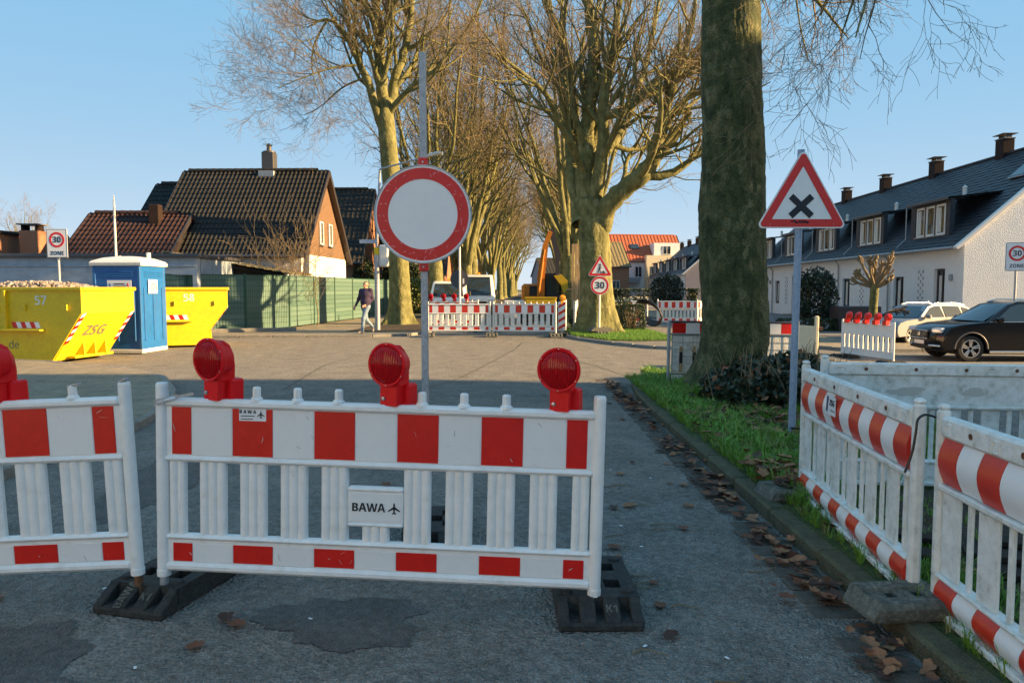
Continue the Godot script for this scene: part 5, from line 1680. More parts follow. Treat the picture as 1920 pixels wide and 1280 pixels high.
# ---------------------------------------------------------------- walking person
func nets(bones: Array, cell: float, k: float, out: MB) -> void:
	# bones: [a, b, ra, rb, colour]; smooth union meshed as surface nets
	var lo := Vector3.ONE * 1e9; var hi := -lo
	for b in bones:
		var m := maxf(b[2], b[3]) + cell * 2 + k
		for p in [b[0], b[1]]:
			lo = lo.min(p - Vector3.ONE * m); hi = hi.max(p + Vector3.ONE * m)
	var n := Vector3i(((hi - lo) / cell).ceil()) + Vector3i.ONE
	var f := PackedFloat32Array()
	f.resize(n.x * n.y * n.z)
	f.fill(1.0)
	for b in bones:
		var m: float = maxf(b[2], b[3]) + k + cell * 1.8
		var a: Vector3 = b[0]; var ab: Vector3 = b[1] - a
		var ll := maxf(ab.length_squared(), 1e-9)
		var i0 := Vector3i(((a.min(b[1]) - Vector3.ONE * m - lo) / cell).floor()).clamp(Vector3i.ZERO, n - Vector3i.ONE)
		var i1 := Vector3i(((a.max(b[1]) + Vector3.ONE * m - lo) / cell).ceil()).clamp(Vector3i.ZERO, n - Vector3i.ONE)
		for z in range(i0.z, i1.z + 1):
			for y in range(i0.y, i1.y + 1):
				for x in range(i0.x, i1.x + 1):
					var p := lo + Vector3(x, y, z) * cell
					var t := clampf((p - a).dot(ab) / ll, 0, 1)
					var d: float = (p - a - ab * t).length() - lerpf(b[2], b[3], t)
					var ix := (z * n.y + y) * n.x + x
					var o := f[ix]
					var h := maxf(k - absf(o - d), 0.0) / k
					f[ix] = minf(o, d) - h * h * k * .25
	var id := {}
	var sy := n.x; var sz := n.x * n.y
	var base := 0
	for z in n.z - 1:
		for y in n.y - 1:
			for x in n.x - 1:
				var i := z * sz + y * sy + x
				var cv := [f[i], f[i + 1], f[i + sy], f[i + sy + 1], f[i + sz], f[i + sz + 1], f[i + sz + sy], f[i + sz + sy + 1]]
				var neg := 0
				for q in cv: neg += 1 if q < 0 else 0
				if neg == 0 or neg == 8: continue
				var s := Vector3.ZERO; var cnt := 0
				for e in [[0, 1], [2, 3], [4, 5], [6, 7], [0, 2], [1, 3], [4, 6], [5, 7], [0, 4], [1, 5], [2, 6], [3, 7]]:
					var u: float = cv[e[0]]; var w: float = cv[e[1]]
					if (u < 0) != (w < 0):
						var t := u / (u - w)
						s += Vector3(e[0] & 1, (e[0] >> 1) & 1, e[0] >> 2).lerp(Vector3(e[1] & 1, (e[1] >> 1) & 1, e[1] >> 2), t)
						cnt += 1
				var p := lo + (Vector3(x, y, z) + s / cnt) * cell
				var nn := Vector3(cv[1] + cv[3] + cv[5] + cv[7] - cv[0] - cv[2] - cv[4] - cv[6], cv[2] + cv[3] + cv[6] + cv[7] - cv[0] - cv[1] - cv[4] - cv[5], cv[4] + cv[5] + cv[6] + cv[7] - cv[0] - cv[1] - cv[2] - cv[3]).normalized()
				var best := 1e9
				for b in bones:
					var ab: Vector3 = b[1] - b[0]
					var t := clampf((p - b[0]).dot(ab) / maxf(ab.length_squared(), 1e-9), 0, 1)
					var d: float = (p - b[0] - ab * t).length() - lerpf(b[2], b[3], t)
					if d < best: best = d; out.col = b[4]
				id[i] = out.vert(p, nn)
	for z in range(1, n.z - 1):
		for y in range(1, n.y - 1):
			for x in range(1, n.x - 1):
				var i := z * sz + y * sy + x
				for e in [[1, sy, sz], [sy, sz, 1], [sz, 1, sy]]:
					var a := f[i] < 0
					if a == (f[i + e[0]] < 0): continue
					var q := [id.get(i - e[1] - e[2], -1), id.get(i - e[2], -1), id.get(i, -1), id.get(i - e[1], -1)]
					if -1 in q: continue
					var o := [0, 2, 1, 0, 3, 2] if a else [0, 1, 2, 0, 2, 3]
					for k2 in o: out.ix.append(q[k2])
func build_person() -> void:
	var at := Vector3(D(686, 620, 25.2).x, .07, -25.2)
	var P := func(zx: float, zy: float, z := 0.0) -> Vector3: return Vector3((zx - 330) / 398.0, (1026 - zy) / 398.0, z)
	var skin := Color(.5, .27, .19); var knit := Color(.035, .022, .055); var jean := Color(.17, .24, .33); var shoe := Color(.25, .23, .22); var hair := Color(.1, .06, .04)
	var b := MB.new()
	b.coloured = true
	var hipA: Vector3 = P.call(352, 668, .03); var hipB: Vector3 = P.call(306, 668, -.02)
	var kA: Vector3 = P.call(310, 828, .16); var kB: Vector3 = P.call(332, 845, -.05)
	var aA: Vector3 = P.call(297, 985, .2); var aB: Vector3 = P.call(402, 945, -.3)
	var shL: Vector3 = P.call(272, 455, -.02); var shR: Vector3 = P.call(402, 450, 0.02)
	var elL: Vector3 = P.call(228, 565, -.12); var elR: Vector3 = P.call(424, 565, -.04)
	var waL: Vector3 = P.call(190, 650, -.08); var waR: Vector3 = P.call(352, 640, .15)
	var neck: Vector3 = P.call(337, 432, 0.0); var chest: Vector3 = P.call(335, 510, .01); var belly: Vector3 = P.call(332, 600, .02); var pel: Vector3 = P.call(330, 655, .0)
	nets([
		[shL, shR, .075, .075, knit], [neck + Vector3(0, -.03, 0), chest, .085, .15, knit], [chest, belly, .155, .15, knit], [belly + Vector3(-.05, 0, 0), belly + Vector3(.05, 0, 0), .13, .13, knit], [chest + Vector3(-.07, .03, 0), chest + Vector3(.07, .03, 0), .13, .13, knit],
		[belly, pel, .145, .14, knit], [hipA, hipB, .1, .1, jean],
		[shL, elL, .07, .055, knit], [elL, waL, .053, .04, knit], [shR, elR, .07, .055, knit], [elR, waR, .053, .04, knit],
		[hipA, kA, .1, .068, jean], [kA, aA, .066, .05, jean], [hipB, kB, .1, .068, jean], [kB, aB, .066, .05, jean],
		[aA + Vector3(0, -.05, 0), P.call(252, 1012, .3), .05, .035, shoe], [aB + Vector3(.01, -.03, -.02), P.call(408, 1002, -.22), .048, .036, shoe],
		[neck, neck + Vector3(0, .06, .01), .062, .055, skin],
	], .017, .05, b)
	var hc: Vector3 = P.call(334, 378, .03)
	var fd := Vector3(-.35, -.02, .93).normalized()
	var sd := fd.cross(UP).normalized()
	nets([
		[hc + Vector3(0, .025, 0), hc + Vector3(0, .02, 0) - fd * .02, .085, .085, skin], [hc + fd * .02 + Vector3(0, -.06, 0), hc + fd * .035 + Vector3(0, -.085, 0), .055, .035, skin],
		[hc + fd * .085 + Vector3(0, .01, 0), hc + fd * .1 + Vector3(0, -.025, 0), .01, .014, skin], [hc + sd * .085 + Vector3(0, .015, 0), hc + sd * .087 + Vector3(0, -.02, 0), .016, .012, skin], [hc - sd * .085 + Vector3(0, .015, 0), hc - sd * .087 + Vector3(0, -.02, 0), .016, .012, skin],
		[hc + Vector3(0, .07, 0) - fd * .02, hc + Vector3(0, .03, 0) - fd * .06, .066, .06, hair], [hc + fd * .078 + sd * .032 + Vector3(0, .025, 0), hc + fd * .079 + sd * .03 + Vector3(0, .025, 0), .009, .009, hair], [hc + fd * .078 - sd * .032 + Vector3(0, .025, 0), hc + fd * .079 - sd * .03 + Vector3(0, .025, 0), .009, .009, hair],
		[hc + fd * .072 + sd * .02 + Vector3(0, -.055, 0), hc + fd * .072 - sd * .02 + Vector3(0, -.055, 0), .008, .008, Color(.36, .12, .1)],
		[hc + Vector3(0, -.08, 0), neck, .05, .058, skin],
	], .008, .02, b)
	for hnd in [[waL, Vector3(-.45, -.85, .1).normalized(), 1.0], [waR, Vector3(-.75, -.35, .5).normalized(), -1.0]]:
		var w: Vector3 = hnd[0]; var dd: Vector3 = hnd[1]
		var ac := dd.cross(Vector3.BACK).normalized()
		var bones := [[w, w + dd * .085, .03, .036, skin]]
		for q in 4:
			var kn: Vector3 = w + dd * .09 + ac * (q - 1.5) * .019
			var m1: Vector3 = kn + dd * (.03 + .004 * (q % 3)) + Vector3(0, -.008, .012)
			bones.append([kn, m1, .0095, .009, skin])
			bones.append([m1, m1 + dd * .025 + Vector3(.012, -.012, .012), .009, .008, skin])
		bones.append([w + dd * .03 + ac * .03 * hnd[2], w + dd * .075 + ac * .055 * hnd[2], .012, .009, skin])
		nets(bones, .0055, .01, b)
	var p := thing("person", "person in dark purple jumper and pale jeans walking along the green fence", "person", at)
	part("body", b, M.figure, p)

# ---------------------------------------------------------------- buildings
func roof_mesh(O: Vector3, U: Vector3, lu: float, V: Vector3, lv: float, tw: float, rh: float, amp: float, lip := .025) -> MB:
	var b := MB.new()
	var N := U.cross(V).normalized()
	if N.y < 0: N = -N
	var rows := maxi(1, roundi(lv / rh)); var cols := maxi(1, roundi(lu / tw))
	var sg := 5 if amp > 0 else 1
	var sv := lv / rows
	for j in rows:
		for i in cols * sg:
			var x0 := lu * i / (cols * sg); var x1 := lu * (i + 1) / (cols * sg)
			var w0 := amp * (sin(TAU * float(i % sg) / sg) + .4 * sin(2 * TAU * float(i % sg) / sg)); var w1 := amp * (sin(TAU * float((i + 1) % sg) / sg) + .4 * sin(2 * TAU * float((i + 1) % sg) / sg))
			if amp == 0 and lip > 0: 
				w0 = .003 * ((i * 7 + j * 3) % 5); w1 = w0
			var a := O + U * x0 + V * (sv * j) + N * (lip + w0)
			var c2 := O + U * x1 + V * (sv * j) + N * (lip + w1)
			var d := O + U * x1 + V * (sv * (j + 1)) + N * w1
			var e := O + U * x0 + V * (sv * (j + 1)) + N * w0
			b.qo(a, c2, d, e, N)
			b.qo(a, c2, c2 - N * lip, a - N * lip, -V)
	return b
func wall_mesh(L: float, H: float, th: float, holes: Array) -> MB:
	# outer face at z = 0; holes [x0, y0, x1, y1]
	var b := MB.new()
	var xs := [0.0, L]
	for h in holes: xs.append_array([h[0], h[2]])
	xs.sort()
	for i in xs.size() - 1:
		var x0: float = xs[i]; var x1: float = xs[i + 1]
		if x1 - x0 < .001: continue
		var cuts := []
		for h in holes:
			if h[0] < x1 - .001 and h[2] > x0 + .001: cuts.append([h[1], h[3]])
		cuts.sort_custom(func(p, q): return p[0] < q[0])
		var y := 0.0
		for c2 in cuts + [[H, H]]:
			if c2[0] - y > .001: b.box(Vector3((x0 + x1) * .5, (y + c2[0]) * .5, -th * .5), Vector3(x1 - x0, c2[0] - y, th))
			y = c2[1]
	return b
func window(root: Node, x0: float, y0: float, x1: float, y1: float, z: float, fm: Material, panes := 1, inner: Material = null, fw := .07) -> void:
	var w := x1 - x0; var h := y1 - y0
	var win := part("window", bx(Vector3((x0 + x1) * .5, (y0 + y1) * .5, z - .03), Vector3(w, h, .02)), M.window_glass, root)
	for e in [[0.0, h * .5 - fw * .5, w, fw], [0.0, -h * .5 + fw * .5, w, fw]]:
		part("frame", bx(Vector3((x0 + x1) * .5 + e[0], (y0 + y1) * .5 + e[1], z - .005), Vector3(e[2], e[3], .06), .008), fm, win)
	for k in panes + 1:
		var x := lerpf(x0 + fw * .5, x1 - fw * .5, float(k) / panes)
		part("frame", bx(Vector3(x, (y0 + y1) * .5, z - .004), Vector3(fw, h - fw * 2, .06), .008), fm, win)
	if inner: part("curtain", bx(Vector3(x0 + w * .3, (y0 + y1) * .5, z - .017), Vector3(w * .34, h * .8, .004)), inner, win)
	part("sill", bx(Vector3((x0 + x1) * .5, y0 - .03, z + .04), Vector3(w + .12, .05, .16), .01), M.zinc, win)
func row_house(root: Node3D, U: float, near := false, plain := false) -> void:
	# x along the street front, z out to the street, y up
	var ev := 3.72; var rd := 8.35; var dp := 5.2
	var holes := [[U - 2.05, .0, U - 1.15, 2.75], [U - 5.9, .75, U - 4.85, 2.45]]
	part("facade", wall_mesh(U, ev, .28, holes), M.render_white, root)
	window(root, U - 2.05, .08, U - 1.15, 2.72, -.16, M.frame_dark, 2, M.curtain)
	window(root, U - 5.9, .75, U - 4.85, 2.45, -.14, M.frame_dark, 2, M.curtain)
	part("door_step", bx(Vector3(U - 1.6, .03, .25), Vector3(1.3, .12, .5), .01), M.concrete, root)
	for k in 13:   # glazed pattern bricks beside the door
		var rowk := k
		for s in ([-1.0, 1.0] if k % 2 == 0 else [0.0]):
			part("pattern_brick", cb(Vector3(.1, .13, .03), .01), M.zinc, root, T(Vector3(U - 3.2 + s * .2, .85 + rowk * .15, .008)))
	part("back_wall", bx(Vector3(U * .5, ev * .5, -dp * 2 + .15), Vector3(U, ev, .28)), M.render_white, root)
	part("lamp_box", bx(Vector3(U - .55, 2.35, .07), Vector3(.14, .28, .14), .03), M.zinc, root)
	var sl := Vector3(0, rd - ev, -dp)
	var lv := sl.length() + .35
	var V := sl.normalized()
	part("roof_slope", roof_mesh(Vector3(0, ev, 0) - V * .35 + Vector3(0, .06, 0), Vector3.RIGHT, U, V, lv, .35, .26, 0.0, .018), M.slate, root)
	var V2b := Vector3(0, rd - ev, dp).normalized()
	part("roof_slope", roof_mesh(Vector3(0, ev, -dp * 2) - V2b * .35 + Vector3(0, .06, 0), Vector3.RIGHT, U, V2b, lv, .7, .5, 0.0, .018), M.slate, root)
	var core := MB.new()
	core.prism(PackedVector2Array([Vector2(0, ev), Vector2(-dp, rd - .02), Vector2(-dp * 2, ev)]), U - .01, Transform3D(Basis(Vector3(0, 0, 1), UP, Vector3(-1, 0, 0)), Vector3(U - .005, 0, 0)))
	part("roof_core", core, M.slate, root)
	part("ridge", bx(Vector3(U * .5, rd + .09, -dp), Vector3(U, .12, .22), .03), M.slate, root)
	var gu := MB.new()
	gu.cyl(Vector3(0, ev - .14, .32), Vector3(U, ev - .14, .32), .075, 10)
	part("gutter", gu, M.zinc, root)
	part("soffit", bx(Vector3(U * .5, ev - .1, .14), Vector3(U, .05, .3)), M.frame_white, root)
	var dn := MB.new()
	dn.tube([Vector3(.12, ev - .2, .3), Vector3(.12, ev - .5, .1), Vector3(.12, 0, .08)], [.045], 8)
	part("downpipe", dn, M.zinc, root)
	# dormer
	var d0 := U - 5.3; var d1 := U - 1.8
	var zb := -.45
	var y0 := ev + .35; var y1 := 5.85
	var dm := part("dormer", wall_mesh(d1 - d0, y1 - y0, .2, [[.45, .22, d1 - d0 - .35, y1 - y0 - .18]]), M.slate, root, T(Vector3(d0, y0, zb)))
	var nb2 := 3
	var gw := (d1 - d0 - .8)
	for k in nb2:
		window(dm, .45 + gw * k / nb2, .22, .45 + gw * (k + 1) / nb2 - .1, y1 - y0 - .18, -.06, M.frame_white, 1, M.curtain if k != 1 else null, .1)
		if k < nb2 - 1: part("pier", bx(Vector3(.45 + gw * (k + 1) / nb2 - .05, (y1 - y0) * .5, -.05), Vector3(.1, y1 - y0 - .4, .08)), M.frame_brown, dm)
	var ck := MB.new()
	for x in [d0, d1 - .06]:
		ck.prism(PackedVector2Array([Vector2(zb - .2, y0), Vector2(zb - .2, y1), Vector2(-(y1 + .25 - ev) / (rd - ev) * dp, y1 + .25), Vector2(-(y0 - ev) / (rd - ev) * dp - .1, y0)]), .06, Transform3D(Basis(Vector3(0, 0, 1), UP, Vector3(-1, 0, 0)), Vector3(x + .06, 0, 0)))
	part("dormer_cheek", ck, M.slate, root)
	var dv := Vector3(0, .34, -3.0).normalized()
	part("dormer_roof", roof_mesh(Vector3(d0 - .12, y1 + .02, zb + .18), Vector3.RIGHT, d1 - d0 + .24, dv, 3.1, .5, .4, 0.0, .015), M.slate, root)
	part("dormer_fascia", bx(Vector3((d0 + d1) * .5, y1 - .01, zb + .17), Vector3(d1 - d0 + .24, .14, .05), .01), M.gutter_dark, root)
	var dp2 := MB.new()
	dp2.tube([Vector3(d0 - .06, y1 - .1, zb + .2), Vector3(d0 - .06, y0 + .2, zb + .2), Vector3(d0 - .06, ev + .1, .2)], [.035], 6)
	part("dormer_downpipe", dp2, M.zinc, root)
	# chimney at the party wall
	var ch := part("chimney", bx(Vector3(.3, rd + .25, -dp), Vector3(.66, 1.1, .55), .02), M.brick_dark, root)
	part("chimney_top", bx(Vector3(.3, rd + .83, -dp), Vector3(.74, .06, .62), .02), M.concrete, ch)
	part("chimney_cap", bx(Vector3(.3, rd + 1.04, -dp), Vector3(.9, .035, .72), .01), M.gutter_dark, ch)
	for s in [-1.0, 1.0]: part("cap_leg", bx(Vector3(.3 + s * .3, rd + .945, -dp), Vector3(.05, .18, .26)), M.gutter_dark, ch)
	var rv := MB.new()
	rv.lathe([[.09, 0], [.09, .3], [.12, .33], [0, .45]], 10, Vector3(d1 - .3, y1 + .15, -1.2))
	part("roof_vent", rv, M.cabin_roof, root)
func gable_end(root: Node3D, x: float, m: Material, th := .3) -> void:
	var g := MB.new()
	g.prism(PackedVector2Array([Vector2(0, 0), Vector2(0, 3.72), Vector2(-5.2, 8.32), Vector2(-10.4, 3.72), Vector2(-10.4, 0)]), th, Transform3D(Basis(Vector3(0, 0, 1), UP, Vector3(-1, 0, 0)), Vector3(x + th, 0, 0)))
	part("gable_wall", g, m, root)
	for s in [0, 1]:
		var a := Vector3(x + th + .02, 3.62, .3 if s == 0 else -10.7)
		var b := Vector3(x + th + .02, 8.5, -5.2)
		var v := MB.new()
		v.beam(a - (b - a).normalized() * .12, b, .14, .24, Vector3(1, 0, 0), .01)
		part("verge_board", v, M.frame_white if s == 0 else M.slate, root)
func tiled_house(t: Node3D, L: float, W: float, ev: float, rd: float, wallm: Material, gablem: Material, tile: Material, tw := .3, o := {}) -> void:
	# ridge along x, centred; front at +z
	var gl: float = o.get("gable_from", .62)
	for s in [-1.0, 1.0]:
		part("wall", bx(Vector3(0, ev * .5, s * (W * .5 - .15)), Vector3(L - .6, ev, .3)), wallm, t)
		var g := MB.new()
		g.prism(PackedVector2Array([Vector2(-W * .5, ev * gl), Vector2(W * .5, ev * gl), Vector2(W * .5, ev), Vector2(0, rd - .05), Vector2(-W * .5, ev)]), .3, Transform3D(Basis(Vector3(0, 0, -1), UP, Vector3(1, 0, 0)), Vector3(s * (L * .5 - .15) - .15, 0, 0)))
		var gw := part("gable", g, gablem, t)
		part("gable_base", bx(Vector3(s * (L * .5 - .152), ev * gl * .5, 0), Vector3(.3, ev * gl, W)), wallm, t)
		if o.get("gable_windows", false) and s > 0:
			for z in [-.75, .75]:
				var wr := Node3D.new()
				wr.name = "gable_window"
				wr.transform = T(Vector3(L * .5 + .0, 0, 0), ry(PI / 2))
				t.add_child(wr, true)
				window(wr, z - .3, ev + .45, z + .3, ev + 1.5, .045, M.frame_white, 1, M.curtain)
				window(wr, z * 1.6 - .35, .7, z * 1.6 + .35, 1.75, .045, M.frame_brown, 1)
		var V := Vector3(0, rd - ev, -s * W * .5).normalized()
		var lv := Vector2(rd - ev, W * .5).length() + .45
		part("roof_slope", roof_mesh(Vector3(-L * .5 - .25, ev, s * W * .5) - V * .4 + Vector3(0, .08, 0), Vector3.RIGHT, L + .5, V, lv, tw, .34, .028, .03), tile, t)
		var us := MB.new()
		us.beam(Vector3(0, ev, s * W * .5) - V * .38, Vector3(0, rd, 0), L + .46, .06, Vector3(0, W, s * (rd - ev)).normalized())
		part("roof_board", us, M.frame_brown, t)
		for e in [-1.0, 1.0]:
			var vb := MB.new()
			vb.beam(Vector3(e * (L * .5 + .26), ev - .02, s * W * .5) - V * .4, Vector3(e * (L * .5 + .26), rd, 0), .04, .22, Vector3(0, 1, s))
			part("verge_board", vb, M.frame_dark, t)
		var gu := MB.new()
		gu.cyl(Vector3(-L * .5 - .2, ev - .22, s * (W * .5 + .36)), Vector3(L * .5 + .2, ev - .22, s * (W * .5 + .36)), .07, 8)
		part("gutter", gu, M.gutter_dark, t)
	var rg := MB.new()
	for k in int(L / .36):
		rg.lathe([[.12, 0], [.105, .35]], 8, Vector3(-L * .5 + k * .36, rd + .1, 0), Vector3.RIGHT)
	part("ridge_tiles", rg, tile, t)
	if o.has("chimney"):
		var cx: float = o.chimney
		var ch := part("chimney", bx(Vector3(cx, rd + .2, -.2), Vector3(.55, 1.5, .55), .01), M.gutter_dark, t)
		var pt := MB.new()
		pt.lathe([[.3, 0], [.3, .06], [.12, .1], [.1, .3], [.16, .34], [0, .46]], 10, Vector3(cx, rd + .95, -.2))
		part("chimney_pot", pt, M.gutter_dark, ch)
		part("flashing", bx(Vector3(cx, rd - .1, .15), Vector3(.75, .3, .3), .02), M.zinc, ch)
func build_houses() -> void:
	# row of houses with dormers, and a second row farther on
	var U := 6.45
	var dir := Vector3(.05, 0, -.9988).normalized()
	var th := -PI / 2 - atan(.05)
	var c0 := Vector3(18.7, -.3, -31.0)
	var un: Node3D
	var ORD := ["first", "second", "third", "fourth", "fifth"]
	for k in 5:
		var at := c0 + dir * U * (k + 1)
		if k == 0:
			var e := thing("row_house", "white end house of dark roofed terrace with rough gable and skylight", "house", at, th)
			row_house(e, U, true)
			gable_end(e, U, M.render_rough)
			var sk := part("skylight", bx(Vector3(0, 0, 0), Vector3(1.1, .06, 1.6), .02), M.zinc, e, T(Vector3(4.6, 7.25, -3.75), Basis(Vector3.RIGHT, atan2(4.63, 5.2))))
			part("pane", bx(Vector3(0, .04, 0), Vector3(.95, .02, 1.42)), M.car_glass, sk)
			un = null
		elif un == null:
			un = thing("row_house", "white terrace house with slate dormer, second from the rough gable end", "house", at, th, "houses in the near terrace")
			row_house(un, U)
			un.set_meta("base_name", "row_house")
		else: copy(un, at, th, "white terrace house with slate dormer, %s from the rough gable end" % ORD[k], "houses in the near terrace")
	var c1 := Vector3(21.0, -.3, -90.0)
	for k in 5:
		var at := c1 + dir * U * (k + 1)
		var e := copy(un, at, th, "white house in the far terrace, %s from its grey gable" % ORD[k], "houses in the far terrace")
		if k == 0:
			e.set_meta("label", "end house of far terrace with plain grey gable wall")
			gable_end(e, U, M.render_grey)
	# orange roofed house and its neighbour
	var oh := thing("house", "tall pale house with orange tiled roof beyond the far terrace", "house", Vector3(22.0, 0, -128), .12)
	tiled_house(oh, 12.5, 9.0, 6.2, 10.6, M.render_white, M.render_white, M.pantile_orange, .6)
	var wr := part("bay", bx(Vector3(2.5, 4.2, 4.9), Vector3(6.0, 5.6, 1.0)), M.render_cream, oh)
	for x in [-4.0, -1.6, 1.0, 3.6]: window(oh, x - .6, 3.4, x + .6, 5.2, 4.72 if x < 0 else 5.45, M.frame_white, 2)
	part("roof_window", bx(Vector3(-1.6, 8.6, 2.3), Vector3(1.5, .1, 1.1), .02, Basis(Vector3.RIGHT, .78)), M.car_glass, oh)
	part("dormer", bx(Vector3(3.4, 8.0, 3.2), Vector3(4.6, 2.2, 2.4), .02), M.render_white, oh)
	window(oh, 2.6, 7.2, 4.0, 8.6, 4.46, M.frame_white, 2)
	part("balcony", bx(Vector3(-3.6, 2.9, 5.2), Vector3(4.0, .9, 1.2), .03), M.zinc, oh)
	var nh := thing("house", "brown roofed brick house behind the forked tree", "house", Vector3(15.0, 0, -122), .2)
	tiled_house(nh, 6.0, 8.0, 5.2, 9.0, M.brick, M.brick, M.pantile_moss, .6)
	for x in [-1.6, .8]: window(nh, x - .6, 1.2, x + .6, 2.8, 4.05, M.frame_white, 2)
	for a in [[10.2, -175.0, 0], [24.0, -190.0, 1]]:
		var fh := thing("house", ["small distant house closing the end of the avenue", "distant pale house behind the orange roofed one"][a[2]], "house", Vector3(a[0], 0, a[1]), .3)
		tiled_house(fh, 9, 8, 4.5, 8.5, M.render_grey, M.render_grey, M.pantile_dark, .8)
	# houses behind the green fence
	var h1 := thing("house", "dark tiled gabled house with central chimney behind the tiled shed", "house", Vector3(-12.0, .0, -35.2), -.03)
	tiled_house(h1, 6.4, 7.4, 3.15, 7.0, M.render_white, M.timber_board, M.pantile_dark, .2, {"chimney": .55, "gable_windows": true, "gable_from": .97})
	var h1b := thing("house_wing", "lower dark tiled wing joined to the gabled house with chimney", "house", Vector3(-15.9, .0, -35.6), -.03)
	tiled_house(h1b, 1.5, 7.0, 3.1, 6.45, M.render_white, M.brick_dark, M.pantile_dark, .2)
	var h0 := thing("house", "low dark red tiled building with brick chimney behind toilet cabin", "house", Vector3(-16.1, .0, -32.4), .02)
	tiled_house(h0, 3.9, 5.2, 2.7, 4.75, M.brick_dark, M.brick_dark, M.pantile_red, .2)
	part("chimney", bx(Vector3(.85, 4.55, .5), Vector3(.42, 1.2, .42), .02), M.brick_dark, h0)
	var h2 := thing("house", "brick gabled house with dark roof between fence and lamp post", "house", Vector3(-11.9, .0, -48.5), -.02)
	tiled_house(h2, 5.6, 8.0, 3.3, 7.9, M.brick, M.brick, M.pantile_dark, .3)
	var h3 := thing("house", "dark roofed brick house mostly hidden behind the tree by the lamp", "house", Vector3(-11.0, .0, -66.0), -.02)
	tiled_house(h3, 5.6, 8.0, 3.2, 7.6, M.brick, M.brick, M.pantile_dark, .4)
	var h4 := thing("house", "farther brick house glimpsed beside the dark conifer", "house", Vector3(-10.4, .0, -86.0), -.02)
	tiled_house(h4, 6, 8.0, 3.2, 7.6, M.brick, M.brick, M.pantile_dark, .5)
	# mossy lean-to shed
	var sh := thing("shed", "low shed with sloping mossy tile roof behind the green fence", "shed", Vector3(-11.35, .05, -30.0), .0)
	var sw := MB.new()
	sw.prism(PackedVector2Array([Vector2(-2.6, 0), Vector2(2.5, 0), Vector2(2.5, 2.1), Vector2(-2.0, 2.85), Vector2(-2.6, 2.6)]), 2.4, T(Vector3(0, 0, -1.0)))
	part("wall", sw, M.dark_timber, sh)
	var rv := Vector3(-4.5, .76, 0).normalized()
	part("roof_tiles", roof_mesh(Vector3(2.85, 2.1, 1.65), Vector3(0, 0, -1), 3.3, rv, 4.95, .28, .33, .028, .03), M.pantile_moss, sh)
	var rv2 := Vector3(.7, .3, 0).normalized()
	part("roof_tiles", roof_mesh(Vector3(-2.75, 2.58, 1.65), Vector3(0, 0, -1), 3.3, rv2, .75, .28, .33, .028, .03), M.pantile_moss, sh)
	part("fascia", bx(Vector3(.25, 2.42, 1.5), Vector3(5.2, .12, .05), .0, Basis(Vector3.BACK, -.167)), M.dark_timber, sh)
	part("gutter", bx(Vector3(2.75, 2.05, .0), Vector3(.12, .1, 3.3), .03), M.zinc, sh)
	# concrete garage wall behind the skips
	var gw := thing("garage", "long grey rendered garage with flat dark roof edge behind skips", "garage", Vector3(-16.2, 0, -27.0), .02)
	part("wall", wall_mesh(11.0, 2.62, .3, [[9.9, .3, 10.85, 2.05]]), M.wall_grey, gw, T(Vector3(-5.5, 0, 2.0)))
	part("door", bx(Vector3(4.87, 1.17, 1.85), Vector3(.95, 1.75, .06)), M.fence_green, gw)
	part("side_wall", bx(Vector3(5.36, 1.31, -.35), Vector3(.28, 2.62, 4.0)), M.wall_grey, gw)
	part("roof_edge", bx(Vector3(0, 2.69, 0), Vector3(11.2, .13, 4.3), .02), M.gutter_dark, gw)
	part("coping", bx(Vector3(0, 2.35, 2.02), Vector3(10.9, .05, .04), .01), M.wall_grey, gw)
	var fs := thing("house", "distant low roofs with brown tiles above the garage", "house", Vector3(-31.5, 0, -46.0), .1)
	tiled_house(fs, 7, 6, 2.6, 4.9, M.brick, M.brick, M.pantile_moss, .5)
	var chm := thing("chimney_stack", "brick chimney stack with flat cover above the garage roof", "chimney", Vector3(D(62, 470, 34).x, 2.2, -34))
	part("stack", bx(Vector3(0, 1.0, 0), Vector3(.8, 2.0, .7), .01), M.brick, chm)
	part("cover", bx(Vector3(0, 2.28, 0), Vector3(.95, .06, .85), .01), M.concrete, chm)
	for s in [-1.0, 1.0]: part("cover_leg", bx(Vector3(s * .32, 2.13, 0), Vector3(.1, .26, .5)), M.brick_dark, chm)
	var lr := thing("house", "building under the chimney stack, its flat dark roof behind garage", "house", Vector3(-22, 0, -36))
	part("wall", bx(Vector3(0, 1.2, 0), Vector3(5.0, 2.4, 4.0)), M.brick_dark, lr)
	part("roof", bx(Vector3(0, 2.5, 0), Vector3(5.3, .2, 4.3), .03), M.pantile_dark, lr)
	var bl := thing("house", "brick building edge beyond the garage at the skip", "house", Vector3(-23.9, 0, -33.5))
	part("wall", bx(Vector3(0, 2.0, 0), Vector3(2.2, 4.0, 3.0)), M.brick, bl)
	part("roof", bx(Vector3(0, 4.08, 0), Vector3(2.4, .16, 3.2), .02), M.pantile_dark, bl)
	var or2 := thing("house", "small distant orange roofed house between garage and red tiled building", "house", Vector3(-34.0, 0, -62.0), -.5)
	tiled_house(or2, 5, 5, 3.2, 5.4, M.render_grey, M.render_grey, M.pantile_orange, .5)
	# blocks of flats beyond the frame whose shadow covers the near road and the gable foot
	var fa := thing("apartment_block", "three storey white block of flats across the side street", "house", Vector3(33.0, -.3, 7.1))
	part("wall", bx(Vector3(0, 5.7, 0), Vector3(11.0, 11.4, 31.0)), M.render_white, fa)
	part("roof", bx(Vector3(0, 12.0, 0), Vector3(11.6, 1.2, 31.6), .3), M.slate, fa)
